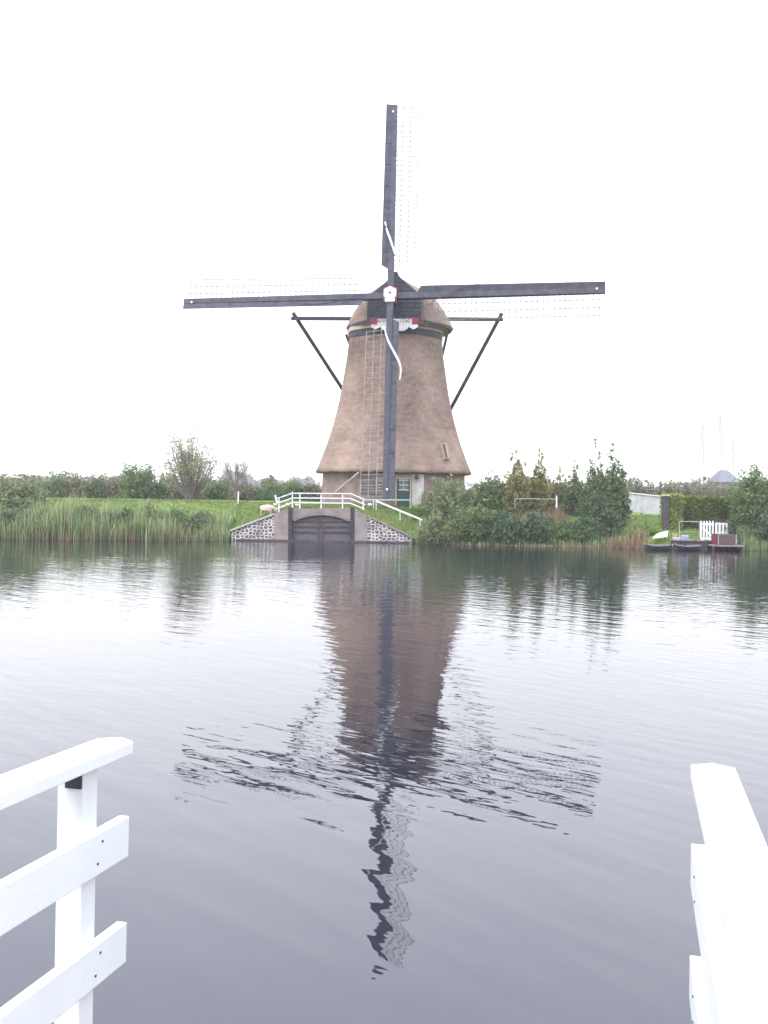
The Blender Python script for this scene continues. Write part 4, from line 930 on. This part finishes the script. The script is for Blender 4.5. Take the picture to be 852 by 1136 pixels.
# far woods and the scrub belt: nobody could count them
def mass(name, label, x0, x1, Y0, Y1, h0, h1, n, mat, leaf, bumps=8):
    a = px(x0, 545, Y0).x; b = px(x1, 545, Y0).x; X = rng.uniform(a, b, n); Yy = rng.uniform(Y0, Y1, n)
    t = (X-a)/(b-a); hh = h0+(h1-h0)*(.5+.25*np.sin(t*bumps*2.1+1)+.2*np.sin(t*bumps*5.3+Yy*.2)+.12*np.sin(t*bumps*13+2)); hh *= np.minimum(1, np.minimum(t, 1-t)*9+.25)
    Z = 1.3+hh*(1-rng.random(n)**1.6); stuff(name, quads_mesh(name, leaves(np.stack([X, Yy, Z], 1), leaf, .7)), mat, label, 'woodland')
mass('scrub', 'continuous dull scrub and reed belt beyond the dike left of the mill', -60, 372, 92, 100, 1.0, 3.0, 36000, 'leaf_grey', .24, 22)
mass('scrub', 'dull green scrub belt behind the shrubs and garden right of the mill', 500, 1000, 112, 124, 1.6, 3.8, 30000, 'leaf_grey', .28, 16)
mass('far_wood', 'hazy blue-grey wood on the horizon left of the mill', 232, 348, 700, 760, 2, 15, 16000, 'leaf_far', 2.0, 3)
mass('far_wood', 'low hazy wood along the horizon at the left edge', -200, 150, 600, 700, 2, 9, 22000, 'leaf_far', 1.4, 9)
mass('far_wood', 'low hazy wood along the horizon at the right edge', 640, 1100, 600, 700, 2, 8, 22000, 'leaf_far', 1.4, 9)

# reeds and grass
def reedbed(label, x0, x1, n, mat, hmin, hmax, s0, s1, name='reeds', wd=.035, lean=.12, bumpy=.35):
    Xa = px(x0, 600, 59).x; Xb = px(x1, 600, 59).x; X = rng.uniform(Xa, Xb, n); s = s0+(s1-s0)*rng.random(n)**1.2
    Yy = np.array([bank(x) for x in X])+s; Z = np.array([max(gz(x, y), -.15) for x, y in zip(X, Yy)])-.05
    k = 1+bumpy*(np.sin(X*1.3)*.4+np.sin(X*3.1+1)*.35+np.sin(X*.37+2)*.5); h = (hmin+(hmax-hmin)*rng.random(n))*k.clip(.4, 1.5)
    stuff(name, blades(np.stack([X, Yy, Z], 1), h, wd*(.6+.8*rng.random(n)), lean), mat, label, 'reeds')
reedbed('dense green reed bed along the left bank', -40, 250, 11000, 'reed', .5, 1.5, -.45, 2.3, bumpy=.45, wd=.055)
reedbed('dry brown reeds standing among the green ones on the left bank', -30, 246, 1500, 'reed_brown', .3, 1.4, -.5, 1.2, wd=.045)
reedbed('green reeds along the water right of the sluice', 455, 702, 1300, 'reed', .2, .6, -.4, .4, wd=.05)
reedbed('dry brown reeds at the waterline right of the sluice', 462, 712, 1900, 'reed_brown', .12, .42, -.42, .0, wd=.045)
reedbed('rusty brown reeds in the gap between the sprout trees', 576, 640, 900, 'reed_brown', .5, 1.0, 3.0, 6.5, wd=.05)
reedbed('tall dry reeds standing at the water by the bright slope right of the pointed trees', 672, 716, 240, 'reed_brown', .4, 1.1, -.4, .3, wd=.05)
reedbed('rank reeds beyond the right edge', 818, 900, 3000, 'reed', .4, .9, -.4, .8)
def field(label, name, mat, regions, n, hmin, hmax, wd):
    X = []; Yy = []
    for (xa, xb, sa, sb, wgt) in regions:
        m_ = int(n*wgt); X.append(rng.uniform(xa, xb, m_)); Yy.append(rng.uniform(sa, sb, m_))
    X = np.concatenate(X); s = np.concatenate(Yy); Yy = np.array([bank(x) for x in X])+s; Z = np.array([gz(x, y) for x, y in zip(X, Yy)])-.01
    h = hmin+(hmax-hmin)*rng.random(len(X))**2; stuff(name, blades(np.stack([X, Yy, Z], 1), h, wd*(.6+.8*rng.random(len(X))), .35, 2), mat, label, 'grass')
field('short bright green grass on the dike and around the mill', 'grass', 'grass', [(-24, -9, .8, 9, .42), (-9.3, 2, .35, 6.5, .3), (2, 10, .2, 7, .12), (12, 21, .3, 7, .16)], 42000, .04, .2, .035)

# ------------------------------------------------------------------ farmhouse roof and pylons far behind
S('leafy tree rising in front of the distant slate roof', 835, 519, 34, 60.6, 'leaf_mid', 80, 100, .2, .15, style='round', name='broad_tree', cat='tree', low=.1)
c = px(812, 552, 150)
hs = thing('farmhouse', (c.x, 150, 1.4), 'distant farmhouse with steep slate roof behind the right-hand tree', 'house')
zr_ = px(806, 521, 150).z; ze_ = px(806, 535, 150).z; x0 = px(797, 530, 150).x; x1 = px(823, 530, 150).x
MB().box(((x0+x1)/2, 153, (1.2+ze_)/2), (x1-x0-.6, 6, ze_-1.2)).build('wall', 'brick', hs)
MB().loft([[Vector((x0, 149.6, ze_)), Vector((x1, 149.6, ze_)), Vector((x1, 156.4, ze_)), Vector((x0, 156.4, ze_))], [Vector((x0+1.2, 152.8, zr_)), Vector((x1-1.2, 152.8, zr_)), Vector((x1-1.2, 153.2, zr_)), Vector((x0+1.2, 153.2, zr_))]]).build('roof', 'slate', hs)
def pylon(x, ytop, Y, label, wb):
    c = px(x, 545, Y); H = px(x, ytop, Y).z; g = 1.0; t = thing('pylon', (c.x, Y, g), label, 'pylon', 'power pylons on the horizon')
    m_ = MB()
    def hw(z): k = (z-g)/(H-g); return wb*(1-k)**1.3+.35
    n = 12; zz = [g+(H-g)*(1-(1-i/n)**1.15) for i in range(n+1)]
    for i in range(n):
        a, b = zz[i], zz[i+1]; wa, w2 = hw(a), hw(b)
        for sx in (-1, 1):
            for sy_ in (-1, 1):
                m_.bar((c.x+sx*wa, Y+sy_*wa, a), (c.x+sx*w2, Y+sy_*w2, b), .36)
            m_.bar((c.x+sx*wa, Y-wa, a), (c.x-sx*w2, Y-w2, b), .2); m_.bar((c.x+sx*wa, Y-wa, a), (c.x+sx*w2, Y+w2, b), .2)
        m_.bar((c.x-wa, Y-wa, a), (c.x+wa, Y-wa, a), .2)
    m_.build('lattice_mast', 'steel', t)
    for k, L_ in ((.97, 2.2), (.88, 3.0)):
        z = g+(H-g)*k; q = MB(); q.bar((c.x-L_, Y, z), (c.x+L_, Y, z), .35); q.bar((c.x-L_, Y, z), (c.x, Y, z+1.4), .2); q.bar((c.x+L_, Y, z), (c.x, Y, z+1.4), .2); q.build('cross_arm', 'steel', t)
pylon(778, 472, 640, 'faint grey pylon, left one of the pair of tall masts', 2.4)
pylon(797.5, 461, 620, 'faint grey pylon, taller one of the pair of masts', 2.6)
pylon(812, 489, 700, 'faintest and shortest pylon just right of the tall pair', 2.0)

# ------------------------------------------------------------------ the footbridge railings in the foreground
vp = ray(709, 594).normalized(); T = vp
Aax = T.cross(Vector((0, 0, 1))).normalized(); Bax = T.cross(Aax).normalized()     # across (right), down
if Bax.z > 0: Bax = -Bax
def G(a, b, t): return CP+Aax*(a+.02+(-.03 if a < -.7 else .01)*b)+(Bax+T*.07)*b+T*(t-.045)
def plank(mb, a0, a1, b0, b1, t0, t1):
    P = [G(a, b, t) for t in (t0, t1) for b in (b0, b1) for a in (a0, a1)]
    return mb.add(P, [(0, 2, 3, 1), (4, 5, 7, 6), (0, 1, 5, 4), (2, 6, 7, 3), (0, 4, 6, 2), (1, 3, 7, 5)])
def railing(label, side, inner, tend, posts):
    """side -1 left, +1 right; inner = a of the inner face"""
    t = thing('bridge_railing', G(inner, 1.64, tend-.3), label, 'railing', 'white railings of the footbridge')
    s = side; o = lambda k: inner+s*k
    # handrail with a shallow mitred point at its end
    a0, a1 = sorted((inner, o(.12))); am = (a0+a1)/2; bt, bb = .640, .678
    prof_ = [(a0, -3.5), (a1, -3.5), (a1, tend-.01), (am, tend+.035), (a0, tend-.01)]
    MB().loft([[G(a, bt, k) for a, k in prof_], [G(a, bb, k) for a, k in prof_]]).build('handrail', 'white', t, bevel=.004)
    for (b0, b1) in ((.867, .990), (1.189, 1.312)):
        x0, x1 = sorted((o(.012 if s < 0 else .004), o(.045)))
        pk = plank(MB(), x0, x1, b0, b1, -3.5, tend+.0).build('board', 'white', t, bevel=.004)
        for tp in posts:
            for bb_ in (b0+.03, b1-.035):
                c = G(o(.011 if s < 0 else .003), bb_, tp+.04+(.012 if bb_ < b0+.05 else -.012)); MB().tube([c-Aax*.0015*s, c+Aax*.004*s], .0036, 8).build('screw_head', 'tar_dark', pk)
    for tp in posts:
        x0, x1 = sorted((o(.045), o(.125)))
        po = plank(MB(), x0, x1, .680, 2.4, tp, tp+.08).build('post', 'white', t, bevel=.004)
        xa = o(.048); xb = o(.098); xa, xb = sorted((xa, xb)); plank(MB(), xa, xb, .684, .738, tp-.007, tp-.0005).build('bracket', 'tar', po, bevel=.001)
    return t
railing('left white bridge railing with mitred handrail and two side boards', -1, -1.434, 2.81, [2.598, .6, -1.4])
railing('right white bridge railing seen steeply from above', 1, .126, 3.06, [2.80, .8, -1.2])
# deck and beams under the photographer's feet
dk = thing('footbridge', G(-.72, 1.7, 0), 'low plank footbridge deck carrying the white railings', 'bridge')
pk = MB(); t_ = -3.5
while t_ < 2.5: plank(pk, -1.72, .28, 1.64, 1.68, t_, t_+.14); t_ += .15
pk.build('deck_boards', 'deck', dk)
for a in (-1.68, -.72, .24): plank(MB(), a-.05, a+.05, 1.682, 1.88, -3.5, 2.55).build('beam', 'wood_grey', dk)
